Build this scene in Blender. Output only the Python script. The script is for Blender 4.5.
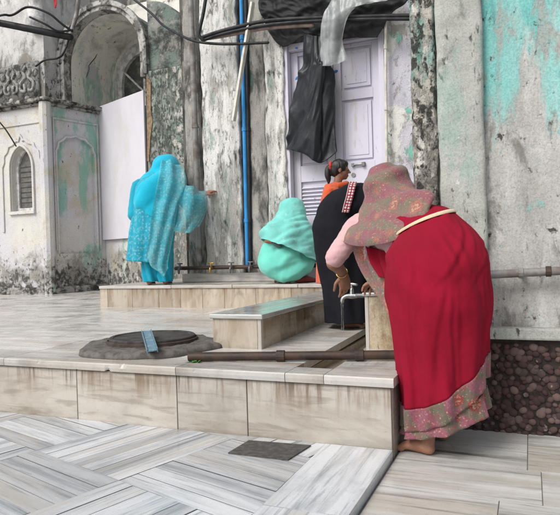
import bpy, bmesh, math, random
from mathutils import Vector, Matrix, noise
for o in list(bpy.data.objects): bpy.data.objects.remove(o, do_unlink=True)
SC = bpy.context.scene
COL = SC.collection
RND = random.Random(7)
V = Vector
Z = V((0, 0, 1))

# ------------------------------------------------------------------ camera
YAW = math.radians(22.6); ROLL = math.radians(1.7); PITCH = math.radians(-0.33)
FPX = 600.0
F0 = V((-math.sin(YAW), math.cos(YAW), 0)); R0 = V((math.cos(YAW), math.sin(YAW), 0))
FW = (F0 * math.cos(PITCH) + Z * math.sin(PITCH)).normalized()
UP = (Z * math.cos(PITCH) - F0 * math.sin(PITCH)).normalized()
RT = R0 * math.cos(ROLL) - UP * math.sin(ROLL)
UP = R0 * math.sin(ROLL) + UP * math.cos(ROLL)
CP = V((0, 0, 0.85))
cd = bpy.data.cameras.new('camera'); cam = bpy.data.objects.new('camera', cd); COL.objects.link(cam)
cam.matrix_world = Matrix(((RT.x, UP.x, -FW.x, CP.x), (RT.y, UP.y, -FW.y, CP.y), (RT.z, UP.z, -FW.z, CP.z), (0, 0, 0, 1)))
cd.sensor_width = 36; cd.sensor_fit = 'HORIZONTAL'; cd.lens = 36 * FPX / 560
cd.clip_start = 0.05; cd.clip_end = 500
SC.camera = cam

# ------------------------------------------------------------------ sky and sun: soft overcast daylight
W = bpy.data.worlds.new('World'); SC.world = W; W.use_nodes = True
nt = W.node_tree; nt.nodes.clear()
wo = nt.nodes.new('ShaderNodeOutputWorld'); bg = nt.nodes.new('ShaderNodeBackground')
sky = nt.nodes.new('ShaderNodeTexSky'); sky.sky_type = 'NISHITA'; sky.sun_disc = False
SUN_EL = math.radians(44); SUN_AZ = math.radians(205)      # azimuth clockwise from +Y: behind the camera, a little to the left
sky.sun_elevation = SUN_EL; sky.sun_rotation = SUN_AZ; sky.dust_density = 3; sky.air_density = 1.0
hs = nt.nodes.new('ShaderNodeHueSaturation'); hs.inputs['Saturation'].default_value = 0.35
nt.links.new(sky.outputs[0], hs.inputs['Color']); nt.links.new(hs.outputs[0], bg.inputs[0])
bg.inputs[1].default_value = 0.13
nt.links.new(bg.outputs[0], wo.inputs[0])
sl = bpy.data.lights.new('sun', 'SUN'); sun = bpy.data.objects.new('sun', sl); COL.objects.link(sun)
sl.energy = 1.25; sl.angle = math.radians(24); sl.color = (1, 0.98, 0.945)
sd = V((math.sin(SUN_AZ) * math.cos(SUN_EL), math.cos(SUN_AZ) * math.cos(SUN_EL), math.sin(SUN_EL)))
sun.rotation_euler = sd.to_track_quat('Z', 'Y').to_euler(); sun.location = sd * 30
SC.view_settings.view_transform = 'Standard'; SC.view_settings.look = 'None'
SC.view_settings.gamma = 1; SC.view_settings.use_curve_mapping = False
SC.view_settings.exposure = 0.5

# ------------------------------------------------------------------ helpers
def at(px, py, d):
    """a real point at depth d metres in front of the lens"""
    return CP + (FW + RT * ((px - 280) / FPX) + UP * ((257.5 - py) / FPX)) * d
def onY(px, py, Y):
    r = FW + RT * ((px - 280) / FPX) + UP * ((257.5 - py) / FPX)
    return CP + r * (Y / r.y)
def wx(px, Y, py=200): return onY(px, py, Y).x
def wz(px, py, Y): return onY(px, py, Y).z
def zf(y): return 0.265 + 0.016 * y            # the terrace falls slightly towards the courtyard
def lerp(a, b, t): return a + (b - a) * t
def sstep(a, b, x):
    t = min(1, max(0, (x - a) / (b - a))); return t * t * (3 - 2 * t)
def fbm(p, s, o=3): return noise.fractal(V(p) * s, 0.9, 2.0, o)

class MB:
    def __init__(s): s.v = []; s.f = []; s.uv = []; s.seed = []; s.cs = 0.0
    def face(s, idx, uv=None):
        s.f.append(tuple(idx)); s.uv.append(uv or [(0, 0)] * len(idx)); s.seed.append(s.cs)
    def quad(s, a, b, c, d, uv=None):
        n = len(s.v); s.v += [tuple(a), tuple(b), tuple(c), tuple(d)]; s.face((n, n + 1, n + 2, n + 3), uv)
    def box(s, x0, x1, y0, y1, z0, z1, seed=None, M=None, zfun=None):
        if seed is not None: s.cs = seed
        n = len(s.v); P = [(x, y, z) for z in (z0, z1) for y in (y0, y1) for x in (x0, x1)]
        if zfun: P = [(x, y, z + zfun(y)) for x, y, z in P]
        if M: P = [tuple(M @ V(p)) for p in P]
        s.v += P
        dx, dy, dz = x1 - x0, y1 - y0, z1 - z0
        for idx, (a, b) in (((0, 2, 3, 1), (dy, dx)), ((4, 5, 7, 6), (dx, dy)), ((0, 1, 5, 4), (dx, dz)), ((2, 6, 7, 3), (dz, dx)),
                            ((0, 4, 6, 2), (dz, dy)), ((1, 3, 7, 5), (dy, dz))):
            uv = [(0, 0), (a, 0), (a, b), (0, b)]
            if idx in ((0, 2, 3, 1), (2, 6, 7, 3), (0, 4, 6, 2)): pass
            if b > a: uv = [(q, p) for p, q in uv]
            s.face([n + i for i in idx], uv)
    def prism(s, poly, d0, d1, axis='y'):
        """polygon in the plane across the axis, extruded from d0 to d1"""
        def P(p, d):
            if axis == 'y': return (p[0], d, p[1])
            if axis == 'z': return (p[0], p[1], d)
            return (d, p[0], p[1])
        n = len(s.v); k = len(poly)
        s.v += [P(p, d0) for p in poly] + [P(p, d1) for p in poly]
        s.face(range(n, n + k), list(poly)); s.face(range(n + 2 * k - 1, n + k - 1, -1), list(poly)[::-1])
        for i in range(k):
            j = (i + 1) % k; L = math.dist(poly[i], poly[j])
            s.face((n + i, n + k + i, n + k + j, n + j), [(0, 0), (0, d1 - d0), (L, d1 - d0), (L, 0)])
    def rings(s, rings, caps=True, closed=True, uvs=None):
        n = len(s.v); k = len(rings[0])
        for r in rings: s.v += [tuple(p) for p in r]
        m = k if closed else k - 1
        for i in range(len(rings) - 1):
            for j in range(m):
                a = n + i * k + j; b = n + i * k + (j + 1) % k
                u0, u1 = j / m, (j + 1) / m; v0, v1 = i / (len(rings) - 1), (i + 1) / (len(rings) - 1)
                s.face((a, b, b + k, a + k), [(u0, v0), (u1, v0), (u1, v1), (u0, v1)])
        if caps and closed:
            s.face(range(n + k - 1, n - 1, -1)); s.face(range(n + (len(rings) - 1) * k, n + len(rings) * k))
    def tube(s, pts, rad, seg=12, sub=5, side=None, frames=None, round_ends=True):
        s.rings(tube_rings(pts, rad, seg, sub, side, frames, round_ends))
    def ell(s, c, rx, ry, rz, ax=None, seg=16, n=10):
        A = ax or (V((1, 0, 0)), V((0, 1, 0)), Z); c = V(c); R = []
        for i in range(n + 1):
            f = math.pi * (i + 0.02) / (n + 0.04) - math.pi / 2
            R.append([c + A[0] * (rx * math.cos(f) * math.cos(t)) + A[1] * (ry * math.cos(f) * math.sin(t)) + A[2] * (rz * math.sin(f))
                      for t in (2 * math.pi * j / seg for j in range(seg))])
        s.rings(R)
    def mesh(s, name):
        me = bpy.data.meshes.new(name); me.from_pydata(s.v, [], s.f)
        ul = me.uv_layers.new(name='UVMap'); k = 0; flat = []
        for u in s.uv:
            for p in u: flat += [p[0], p[1]]
        ul.data.foreach_set('uv', flat)
        at_ = me.attributes.new('seed', 'FLOAT', 'FACE'); at_.data.foreach_set('value', s.seed)
        me.update()
        return me
    def build(s, name, m, parent=None, bevel=0, smooth=False, seg=2, fix=True):
        me = s.mesh(name)
        if fix:
            b = bmesh.new(); b.from_mesh(me); bmesh.ops.recalc_face_normals(b, faces=b.faces); b.to_mesh(me); b.free()
        return link(name, me, m, parent, bevel, smooth, seg)

def link(name, me, m, parent=None, bevel=0, smooth=False, seg=2):
    o = bpy.data.objects.new(name, me); COL.objects.link(o)
    if m: me.materials.append(m)
    if smooth:
        me.polygons.foreach_set('use_smooth', [True] * len(me.polygons))
    if bevel:
        b = o.modifiers.new('bevel', 'BEVEL'); b.width = bevel; b.segments = seg; b.limit_method = 'ANGLE'; b.angle_limit = 0.6
    if parent: put(o, parent)
    return o
def put(o, parent):
    o.parent = parent
    if parent.type == 'EMPTY': o.matrix_parent_inverse = Matrix.Translation(-parent.location)
def thing(name, label, cat, loc, group=None):
    o = bpy.data.objects.new(name, None); COL.objects.link(o); o.location = loc; o.empty_display_size = 0.1
    o['label'] = label; o['category'] = cat
    if group: o['group'] = group
    return o
def tag(o, label, cat, group=None):
    o['label'] = label; o['category'] = cat
    if group: o['group'] = group
    return o
def structure(o): o['kind'] = 'structure'; return o

def cr(P, t):
    n = len(P) - 1; x = t * n; i = min(int(x), n - 1); u = x - i
    p0 = P[max(i - 1, 0)]; p1 = P[i]; p2 = P[i + 1]; p3 = P[min(i + 2, n)]
    return 0.5 * ((2 * p1) + (p2 - p0) * u + (2 * p0 - 5 * p1 + 4 * p2 - p3) * u * u + (3 * p1 - p0 - 3 * p2 + p3) * u ** 3)
def tube_frames(pts, rad, sub, side=None, frames=None):
    P = [V(p) for p in pts]; A = [(r if isinstance(r, tuple) else (r, r)) for r in rad]
    n = (len(P) - 1) * sub; out = []
    prev = None
    for i in range(n + 1):
        t = i / n; c = cr(P, t); a = cr([r[0] for r in A], t); b = cr([r[1] for r in A], t)
        tg = (cr(P, min(1, t + 1e-3)) - cr(P, max(0, t - 1e-3))).normalized()
        if frames:
            s_ = cr([V(f[0]) for f in frames], t).normalized(); b_ = cr([V(f[1]) for f in frames], t).normalized()
        else:
            s0 = side or prev or (V((1, 0, 0)) if abs(tg.x) < 0.8 else V((0, 1, 0)))
            s_ = (s0 - tg * s0.dot(tg)).normalized(); prev = s_; b_ = tg.cross(s_)
        out.append((c, s_, b_, max(a, 1e-4), max(b, 1e-4), tg))
    return out
def ring(c, s_, b_, a, b, seg):
    return [c + s_ * (a * math.cos(2 * math.pi * j / seg)) + b_ * (b * math.sin(2 * math.pi * j / seg)) for j in range(seg)]
def tube_rings(pts, rad, seg=12, sub=5, side=None, frames=None, round_ends=True):
    fr = tube_frames(pts, rad, sub, side, frames); R = []
    if round_ends:
        c, s_, b_, a, b, tg = fr[0]; h = min(a, b)
        for q in (0.05, 0.45, 0.8): R.append(ring(c - tg * (h * math.sqrt(1 - q * q)), s_, b_, a * q, b * q, seg))
    for c, s_, b_, a, b, tg in fr: R.append(ring(c, s_, b_, a, b, seg))
    if round_ends:
        c, s_, b_, a, b, tg = fr[-1]; h = min(a, b)
        for q in (0.8, 0.45, 0.05): R.append(ring(c + tg * (h * math.sqrt(1 - q * q)), s_, b_, a * q, b * q, seg))
    return R
def blob(name, mb, m, parent, voxel=0.005, smooth=6, disp=None, fac=0.5):
    """fuse the overlapping shapes of mb into one continuous skin"""
    b = bmesh.new(); me0 = mb.mesh('tmp'); b.from_mesh(me0); bmesh.ops.recalc_face_normals(b, faces=b.faces); b.to_mesh(me0); b.free()
    o = bpy.data.objects.new('tmp', me0); COL.objects.link(o)
    r = o.modifiers.new('r', 'REMESH'); r.mode = 'VOXEL'; r.voxel_size = voxel
    if smooth:
        s = o.modifiers.new('s', 'SMOOTH'); s.factor = fac; s.iterations = smooth
    dg = bpy.context.evaluated_depsgraph_get(); dg.update()
    me = bpy.data.meshes.new_from_object(o.evaluated_get(dg)); me.name = name
    bpy.data.objects.remove(o, do_unlink=True); bpy.data.meshes.remove(me0)
    if disp:
        me.update(); N = [v.normal.copy() for v in me.vertices]
        for v, n in zip(me.vertices, N): v.co = v.co + disp(v.co, n)
    me.materials.clear()
    return link(name, me, m, parent, 0, True)
def sheet(name, rows, m, parent, nu=40, nv=40, thick=0.003, disp=None):
    """cloth hanging through rows of points"""
    rows = [[V(p) for p in r] for r in rows]; R = []
    for i in range(nv + 1):
        t = i / nv; ctl = [cr([r[k] for r in rows], t) for k in range(len(rows[0]))]
        R.append([cr(ctl, j / nu) for j in range(nu + 1)])
    if disp:
        N = [[None] * (nu + 1) for _ in range(nv + 1)]
        for i in range(nv + 1):
            for j in range(nu + 1):
                a = R[min(i + 1, nv)][j] - R[max(i - 1, 0)][j]; b = R[i][min(j + 1, nu)] - R[i][max(j - 1, 0)]
                n = a.cross(b); N[i][j] = n.normalized() if n.length > 1e-9 else V((0, -1, 0))
        R = [[R[i][j] + disp(R[i][j], N[i][j], j / nu, i / nv) for j in range(nu + 1)] for i in range(nv + 1)]
    mb = MB(); mb.rings(R, closed=False)
    o = mb.build(name, m, parent, smooth=True)
    if thick:
        s = o.modifiers.new('solid', 'SOLIDIFY'); s.thickness = thick; s.offset = 0
    return o

# ------------------------------------------------------------------ materials
class NT:
    def __init__(s, name, rough=0.8, spec=0.3):
        s.m = bpy.data.materials.new(name); s.m.use_nodes = True; s.t = s.m.node_tree; s.t.nodes.clear()
        s.out = s.n('OutputMaterial'); s.b = s.n('BsdfPrincipled'); s.l(s.b.outputs[0], s.out.inputs[0])
        s.b.inputs['Roughness'].default_value = rough; s.b.inputs['Specular IOR Level'].default_value = spec
    def n(s, t, **k):
        x = s.t.nodes.new('ShaderNode' + t)
        for a, b in k.items(): setattr(x, a, b)
        return x
    def l(s, a, b): s.t.links.new(a, b)
    def inp(s, sock, v):
        if hasattr(v, 'is_linked') or hasattr(v, 'links'): s.l(v, sock)
        elif isinstance(v, (tuple, list)) and len(v) == 3 and sock.type == 'RGBA': sock.default_value = (*v, 1)
        else: sock.default_value = v
    def math(s, op, a, b=0.0, clamp=False):
        x = s.n('Math', operation=op); x.use_clamp = clamp; s.inp(x.inputs[0], a); s.inp(x.inputs[1], b); return x.outputs[0]
    def ss(s, v, a, b, lo=0.0, hi=1.0):
        x = s.n('MapRange', interpolation_type='SMOOTHSTEP'); s.inp(x.inputs[0], v)
        x.inputs[1].default_value = a; x.inputs[2].default_value = b; x.inputs[3].default_value = lo; x.inputs[4].default_value = hi
        return x.outputs[0]
    def pos(s): return s.n('NewGeometry').outputs['Position']
    def obj(s): return s.n('TexCoord').outputs['Object']
    def uv(s): return s.n('TexCoord').outputs['UV']
    def map(s, v, scale=(1, 1, 1), loc=(0, 0, 0), rot=(0, 0, 0)):
        x = s.n('Mapping'); s.l(v, x.inputs[0]); x.inputs[1].default_value = loc; x.inputs[2].default_value = rot; x.inputs[3].default_value = scale
        return x.outputs[0]
    def noise(s, v, scale=5, detail=6, rough=0.6, dist=0.0):
        x = s.n('TexNoise'); s.l(v, x.inputs['Vector']); x.inputs['Scale'].default_value = scale; x.inputs['Detail'].default_value = detail
        x.inputs['Roughness'].default_value = rough; x.inputs['Distortion'].default_value = dist
        return x.outputs[0]
    def vor(s, v, scale=5, feature='F1', out=0, rnd=1.0):
        x = s.n('TexVoronoi', feature=feature); s.l(v, x.inputs['Vector']); x.inputs['Scale'].default_value = scale
        x.inputs['Randomness'].default_value = rnd
        return x.outputs[out]
    def mix(s, f, a, b, mode='MIX'):
        x = s.n('Mix', data_type='RGBA', blend_type=mode); s.inp(x.inputs[0], f); s.inp(x.inputs[6], a); s.inp(x.inputs[7], b); return x.outputs[2]
    def ramp(s, v, stops):
        x = s.n('ValToRGB'); s.l(v, x.inputs[0]); e = x.color_ramp.elements
        while len(e) < len(stops): e.new(0.5)
        for q, (p, c) in zip(e, stops): q.position = p; q.color = (*c, 1)
        return x.outputs[0]
    def xyz(s, v):
        x = s.n('SeparateXYZ'); s.l(v, x.inputs[0]); return x.outputs
    def seed(s): return s.n('Attribute', attribute_name='seed').outputs['Fac']
    def col(s, c): s.inp(s.b.inputs['Base Color'], c)
    def bump(s, h, strength=0.4, dist=0.01):
        x = s.n('Bump'); x.inputs['Strength'].default_value = strength; x.inputs['Distance'].default_value = dist
        s.l(h, x.inputs['Height']); s.l(x.outputs[0], s.b.inputs['Normal'])

def plain(name, c, rough=0.6, metal=0.0, var=0.25, scale=14, bump=0.15, dirt=None):
    t = NT(name, rough); p = t.obj(); n = t.noise(p, scale, 6)
    d = dirt or tuple(x * (1 - var * 1.6) for x in c)
    t.col(t.mix(t.ss(n, 0.38, 0.68), c, d)); t.b.inputs['Metallic'].default_value = metal
    t.l(t.ss(n, 0.3, 0.7, rough * 0.85, min(1, rough * 1.2)), t.b.inputs['Roughness'])
    if bump: t.bump(t.noise(p, scale * 4, 4), bump, 0.004)
    return t.m

def plaster(name, base, layers, bump=0.6, base2=None, dist=0.02, fine_=0.3):
    """layered old paint: each layer (colour, (sx,sy,sz) noise scale, threshold, softness, {z:(a,b), x:(a,b), loc})"""
    t = NT(name, 0.92, 0.2); p = t.pos(); sep = t.xyz(p)
    n0 = t.noise(t.map(p, (1, 1, 0.6), (3.1, 0, 1.7)), 3.0, 8, 0.65)
    c = t.mix(t.ss(n0, 0.3, 0.7), base, base2 or tuple(x * 0.78 for x in base))
    h = t.math('MULTIPLY', t.noise(p, 38, 5, 0.65), 0.5)
    for i, (lc, sc, th, so, opt) in enumerate(layers):
        warp = t.noise(t.map(p, (1, 1, 1), (i * 7.3 + opt.get('loc', 0), 5.1 * i, 2.7 * i)), 1.0, 2)
        mp = t.map(p, sc, (i * 13.7 + opt.get('loc', 0), 3.3, i * 5.9))
        n = t.noise(mp, 1.0, opt.get('det', 8), opt.get('rg', 0.68), opt.get('dist', 0.3))
        for k, ax in (('x', 0), ('z', 2)):
            for key in (k, k + '2'):
                if key in opt:
                    a, b = opt[key]; w = opt.get(key + 'w', 0.5)
                    # a raised threshold where the layer thins out, so its edge stays ragged
                    sub = t.ss(sep[ax], min(a, b), max(a, b), w if a < b else 0.0, 0.0 if a < b else w)
                    n = t.math('SUBTRACT', n, sub)
        f = t.math('MULTIPLY', t.ss(n, th - so, th + so), opt.get('op', 1.0))
        c = t.mix(f, c, lc)
        h = t.math('ADD', h, t.math('MULTIPLY', f, opt.get('h', -0.3)))
    fine = t.noise(p, 120, 3, 0.6)
    c = t.mix(t.ss(fine, 0.35, 0.75, 0.0, fine_), c, (0.16, 0.15, 0.13), 'MULTIPLY')
    t.col(c); t.bump(h, bump, dist)
    return t.m

def marble(name, light, mid, dark, tan=None, su=1.2, sv=13, rough=0.35, drip=None, tv=(0.66, 1.06), dl=0.0):
    """veined slab: streaks run along the slab's own length, every slab cut from another block"""
    t = NT(name, rough, 0.45); uv = t.uv(); sd = t.seed(); p = t.pos()
    off = t.n('CombineXYZ'); t.l(t.math('MULTIPLY', sd, 37.0), off.inputs[0]); t.l(t.math('MULTIPLY', sd, 91.0), off.inputs[1]); t.l(sd, off.inputs[2])
    ad = t.n('VectorMath', operation='ADD'); t.l(t.map(uv, (su, sv, 1)), ad.inputs[0]); t.l(off.outputs[0], ad.inputs[1])
    n = t.noise(ad.outputs[0], 1.0, 7, 0.62, 0.8)
    n2 = t.noise(ad.outputs[0], 0.45, 4, 0.5, 0.4)
    c = t.ramp(n, [(0.28, dark), (0.43, mid), (0.55, light), (0.72, tuple(min(1, x * 1.06) for x in light))])
    if tan: c = t.mix(t.ss(n2, 0.48, 0.68, 0, 0.75), c, tan)
    ad2 = t.n('VectorMath', operation='ADD'); t.l(t.map(uv, (su * 2.2, sv * 5, 1)), ad2.inputs[0]); t.l(off.outputs[0], ad2.inputs[1])
    n3 = t.noise(ad2.outputs[0], 1.0, 5, 0.6, 0.5)
    c = t.mix(t.ss(n3, 0.52, 0.66, 0, 0.55), c, dark); c = t.mix(t.ss(n3, 0.30, 0.42, 0.5, 0), c, light)
    tint = t.ss(t.math('FRACT', t.math('MULTIPLY', sd, 17.3)), 0, 1, tv[0], tv[1])
    c = t.mix(1.0, c, t.n_rgb(tint), 'MULTIPLY')
    grime = t.noise(p, 3.2, 7, 0.65)
    c = t.mix(t.ss(grime, 0.52, 0.75, 0, 0.55), c, tuple(x * 0.55 for x in mid))
    sp = t.noise(p, 60, 3, 0.6)
    c = t.mix(t.ss(sp, 0.62, 0.75, 0, 0.4), c, (0.2, 0.18, 0.15))
    if drip:
        zt, zb, dc = drip
        s = t.noise(t.map(p, (9, 9, 0.9)), 1.0, 6, 0.7)
        zz = t.xyz(p)[2]
        f = t.math('MULTIPLY', t.ss(s, 0.46, 0.64), t.ss(zz, lerp(zb, zt, dl), zt, 0.04, 1.0))
        c = t.mix(t.math('MULTIPLY', f, 0.85), c, dc)
        s2 = t.noise(t.map(p, (30, 30, 1.4), (4, 0, 0)), 1.0, 4, 0.6)
        c = t.mix(t.math('MULTIPLY', t.ss(s2, 0.52, 0.68), t.ss(zz, lerp(zb, zt, 0.45), zt, 0, 0.85)), c, (0.085, 0.06, 0.04))
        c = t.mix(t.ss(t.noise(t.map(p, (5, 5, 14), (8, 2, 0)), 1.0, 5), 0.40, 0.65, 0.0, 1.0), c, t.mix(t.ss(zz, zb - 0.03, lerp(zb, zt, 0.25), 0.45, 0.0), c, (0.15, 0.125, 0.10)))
        c = t.mix(t.ss(zz, zt - 0.022, zt - 0.004, 0, 0.75), c, (0.07, 0.055, 0.042))  # even dark line along the top edge, apart from the drips
    t.col(c)
    r = t.ss(grime, 0.36, 0.62, rough * 0.4, min(1, rough * 1.6)); t.l(r, t.b.inputs['Roughness'])
    t.bump(t.noise(p, 45, 4, 0.6), 0.12, 0.004)
    return t.m
def n_rgb(s, v):
    x = s.n('CombineColor'); [s.l(v, x.inputs[i]) for i in range(3)]; return x.outputs[0]
NT.n_rgb = n_rgb
# ------------------------------------------------------------------ the ground and the courtyard floors
M = {}
M['earth'] = plain('earth', (0.22, 0.20, 0.17), 0.95)
M['floor_marble'] = marble('floor marble', (0.60, 0.612, 0.625), (0.475, 0.492, 0.51), (0.20, 0.23, 0.26), (0.47, 0.44, 0.40), 1.2, 13, 0.28, None, (0.72, 1.06))
M['walk_marble'] = marble('walkway marble', (0.56, 0.55, 0.525), (0.46, 0.445, 0.415), (0.13, 0.12, 0.105), (0.42, 0.38, 0.32), 0.9, 8, 0.42, None, (0.85, 1.05))
M['terrace_marble'] = marble('terrace marble', (0.60, 0.58, 0.55), (0.51, 0.485, 0.45), (0.30, 0.28, 0.25), (0.46, 0.41, 0.35), 1.5, 9, 0.3, None, (0.86, 1.05))
M['grout'] = plain('grout', (0.26, 0.245, 0.22), 0.95)
TAN = ((0.47, 0.435, 0.385), (0.40, 0.36, 0.305), (0.24, 0.20, 0.16)); WARM = ((0.48, 0.425, 0.345), (0.39, 0.325, 0.245), (0.22, 0.17, 0.12))
M['coping'] = marble('stained coping marble', (0.50, 0.48, 0.45), (0.41, 0.385, 0.35), (0.21, 0.185, 0.16), (0.38, 0.33, 0.27), 1.2, 8, 0.35, None, (0.95, 1.02))
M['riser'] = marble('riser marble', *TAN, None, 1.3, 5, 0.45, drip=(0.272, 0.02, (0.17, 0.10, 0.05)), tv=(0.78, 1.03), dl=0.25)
M['ledge_riser'] = marble('ledge riser marble', *WARM, None, 5, 1.0, 0.45, drip=(0.56, 0.34, (0.25, 0.17, 0.10)))
M['bench_side'] = marble('bench side marble', (0.48, 0.41, 0.31), (0.38, 0.305, 0.215), (0.22, 0.16, 0.10), None, 1.0, 7, 0.4, drip=(0.52, 0.24, (0.14, 0.085, 0.045)))
M['bench_top'] = marble('wet bench marble', (0.55, 0.56, 0.53), (0.46, 0.46, 0.43), (0.30, 0.30, 0.28), (0.45, 0.40, 0.33), 1.5, 9, 0.16)

ground = MB(); ground.quad((-60, -60, -0.12), (60, -60, -0.12), (60, 60, -0.12), (-60, 60, -0.12))
structure(ground.build('ground', M['earth']))

# courtyard floor: basket-weave of marble strips laid askew, with a border slab along the drop to the walkway
FX = -0.56                       # edge of the upper courtyard floor
f = MB(); BL = 0.62; NS = 7; SW = BL / NS; ROT = Matrix.Rotation(math.radians(-17), 4, 'Z'); G = 0.0012
def clip_poly(poly, xa, ya):
    """keep x<=xa and y<=ya"""
    for ax, lim in ((0, xa), (1, ya)):
        out = []
        for i in range(len(poly)):
            a, b = poly[i], poly[(i + 1) % len(poly)]
            ia, ib = a[0][ax] <= lim, b[0][ax] <= lim
            if ia: out.append(a)
            if ia != ib:
                t = (lim - a[0][ax]) / (b[0][ax] - a[0][ax])
                out.append((tuple(lerp(a[0][k], b[0][k], t) for k in (0, 1)), tuple(lerp(a[1][k], b[1][k], t) for k in (0, 1))))
        poly = out
        if len(poly) < 3: return None
    return poly
for bi in range(-16, 17):
    for bj in range(-16, 17):
        for k in range(NS):
            x0, y0 = bi * BL - 0.1, bj * BL + 0.12
            if (bi + bj) % 2: r = (x0 + G, x0 + BL - G, y0 + k * SW + G, y0 + (k + 1) * SW - G); al = 0
            else: r = (x0 + k * SW + G, x0 + (k + 1) * SW - G, y0 + G, y0 + BL - G); al = 1
            P = [(r[0], r[2]), (r[1], r[2]), (r[1], r[3]), (r[0], r[3])]
            poly = []
            for q in P:
                w = ROT @ V((q[0], q[1], 0)); u, v = q[0] - x0, q[1] - y0
                poly.append(((w.x, w.y), (u, v) if not al else (v, u)))
            if min(p[0][1] for p in poly) > 2.54 or min(p[0][0] for p in poly) > FX - 0.33 or max(p[0][1] for p in poly) < -6: continue
            poly = clip_poly(poly, FX - 0.30, 2.528)
            if not poly: continue
            f.cs = RND.random(); n = len(f.v); zj = RND.uniform(-0.0012, 0.0012)
            f.v += [(p[0][0], p[0][1], zj) for p in poly]; f.face(range(n, n + len(poly)), [p[1] for p in poly])
y = 2.525
while y > -5:
    L = RND.uniform(0.5, 0.8); f.box(FX - 0.297, FX, y - L + 0.004, y, -0.05, 0.002, RND.random()); y -= L
floor = structure(f.build('floor', M['floor_marble'], fix=False))
b = MB(); b.box(-10, FX - 0.004, -6, 2.53, -0.09, -0.004); structure(b.build('floor_bed', plain('pale grout', (0.40, 0.39, 0.37), 0.9)))

# the lower walkway on the right, big streaky slabs
f = MB(); y = 3.06; row = 0
for row, (h, xs) in enumerate([(0.50, [-0.55, -0.03, 0.7, 1.5, 2.3, 3.1, 4]), (0.34, [-0.55, 0.02, 0.8, 1.7, 2.5, 4]), (0.42, [-0.55, -0.12, 0.5, 1.4, 2.2, 4])] + [(0.45, [-0.55, 0.3, 1.1, 2.0, 3.0, 4])] * 10):
    for a, b_ in zip(xs, xs[1:]):
        f.box(a + 0.002, b_ - 0.002, y - h + 0.002, y - 0.002, -0.08, -0.035 + RND.uniform(-0.001, 0.001), RND.random())
    y -= h
structure(f.build('walkway', M['walk_marble'], fix=False))
b = MB(); b.box(-0.555, 4, -5, 3.06, -0.11, -0.039); structure(b.build('walkway_bed', M['grout']))

# ------------------------------------------------------------------ the raised marble terrace
FY = 2.53; CX0, CX1 = -1.04, -0.855; CY0, CY1 = 2.66, 4.3      # drain channel
T = thing('marble_terrace', 'broad low marble terrace with a brown-streaked front riser above the courtyard floor', 'terrace', (-3, 2.6, 0))
pv = MB(); GAP = 0.0013
def slab(x0, x1, y0, y1):
    pv.box(x0 + GAP, x1 - GAP, y0 + GAP, y1 - GAP, -0.04, RND.uniform(-0.0008, 0.0008), RND.random(), zfun=zf)
y = FY + 0.24; row = 0
while y < 8.4:
    d = 0.62; x = -0.53
    edges = [-0.548, CX1, CX0] if y < CY1 else [-0.548, -1.0]
    xx = edges[-1] - RND.uniform(0.3, 0.9)
    while xx > -12: edges.append(xx); xx -= RND.uniform(0.8, 1.15)
    for a, b_ in zip(edges, edges[1:]):
        if a == CX1 and b_ == CX0 and y < CY1: continue
        slab(b_, a, y, y + d)
    y += d
pave = pv.build('paving', M['terrace_marble'], T, fix=False)
cp = MB(); XS = [-0.543, CX1, CX0, -1.62, -2.75, -3.9, -4.5, -5.6, -6.7, -7.8, -9, -10.5, -12]
for a, b_ in zip(XS, XS[1:]):
    y1 = FY + 0.238
    if a == CX1: y1 = CY0
    cp.cs = RND.random(); nx = max(2, int((a - b_) / 0.012)); R = []; z1_ = zf(FY) + 0.004; z0_ = zf(FY) - 0.036
    for k in range(nx + 1):
        x = lerp(b_ + 0.0015, a - 0.0015, k / nx)
        ch = max(0.0, noise.fractal(V((x * 7, 2.2, 5.1)), 0.7, 2.1, 5) - 0.62) * 0.03; ch2 = max(0.0, noise.fractal(V((x * 9, 7.2, 1.1)), 0.7, 2.1, 5) - 0.60) * 0.02; wv2 = 0.0015 * noise.noise(V((x * 30, 1, 1)))
        yf = FY - 0.018 + wv2
        R.append([V((x, y1, z0_)), V((x, FY + 0.012, z0_)), V((x, yf + ch + 0.003, z0_ + min(0.02, ch * 1.0))), V((x, yf + ch * 0.55, lerp(z0_, z1_, .45))), V((x, yf + ch2 + 0.001, z1_ - 0.006 - ch2 * .6)), V((x, yf + 0.006 + ch2 * 1.4, z1_)), V((x, y1, z1_))])
    n0 = len(cp.f); cp.rings(R); vy = (0, .2, .22, .24, .26, .262, .5)
    for q in range(n0, len(cp.f)):
        if len(cp.f[q]) == 4: cp.uv[q] = [(cp.v[i][0] - b_, cp.v[i][1] - FY) for i in cp.f[q]]
cp.build('coping', M['coping'], T)
RX = [-0.56, wx(247, FY, 400), wx(177, FY, 400), wx(77, FY, 390), -3.05, -3.9, -4.8, -5.8, -7, -8.2, -9.5, -12]
for a, b_ in zip(RX, RX[1:]):
    r = MB(); r.box(b_ + 0.002, a - 0.002, FY, FY + 0.03, -0.06, zf(FY) - 0.037, RND.random())
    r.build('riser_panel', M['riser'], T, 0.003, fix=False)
r = MB(); r.box(-0.589, -0.56, FY + 0.031, 3.6, -0.06, zf(FY) - 0.037, 0.33); r.build('riser_panel', M['riser'], T, 0.003, fix=False)
c = MB(); c.box(-12, -0.60, FY + 0.04, 8.6, -0.08, 0.15); c.box(CX0 - 0.3, CX0 - 0.005, CY0, CY1, 0.1, 0.25); c.box(CX1 + 0.005, -0.6, CY0, CY1, 0.1, 0.25)
c.build('bed', M['grout'], T)
c = MB(); c.box(CX0 - 0.004, CX1 + 0.004, CY0, CY1 + 0.02, 0.16, 0.225, 0.7)
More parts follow.
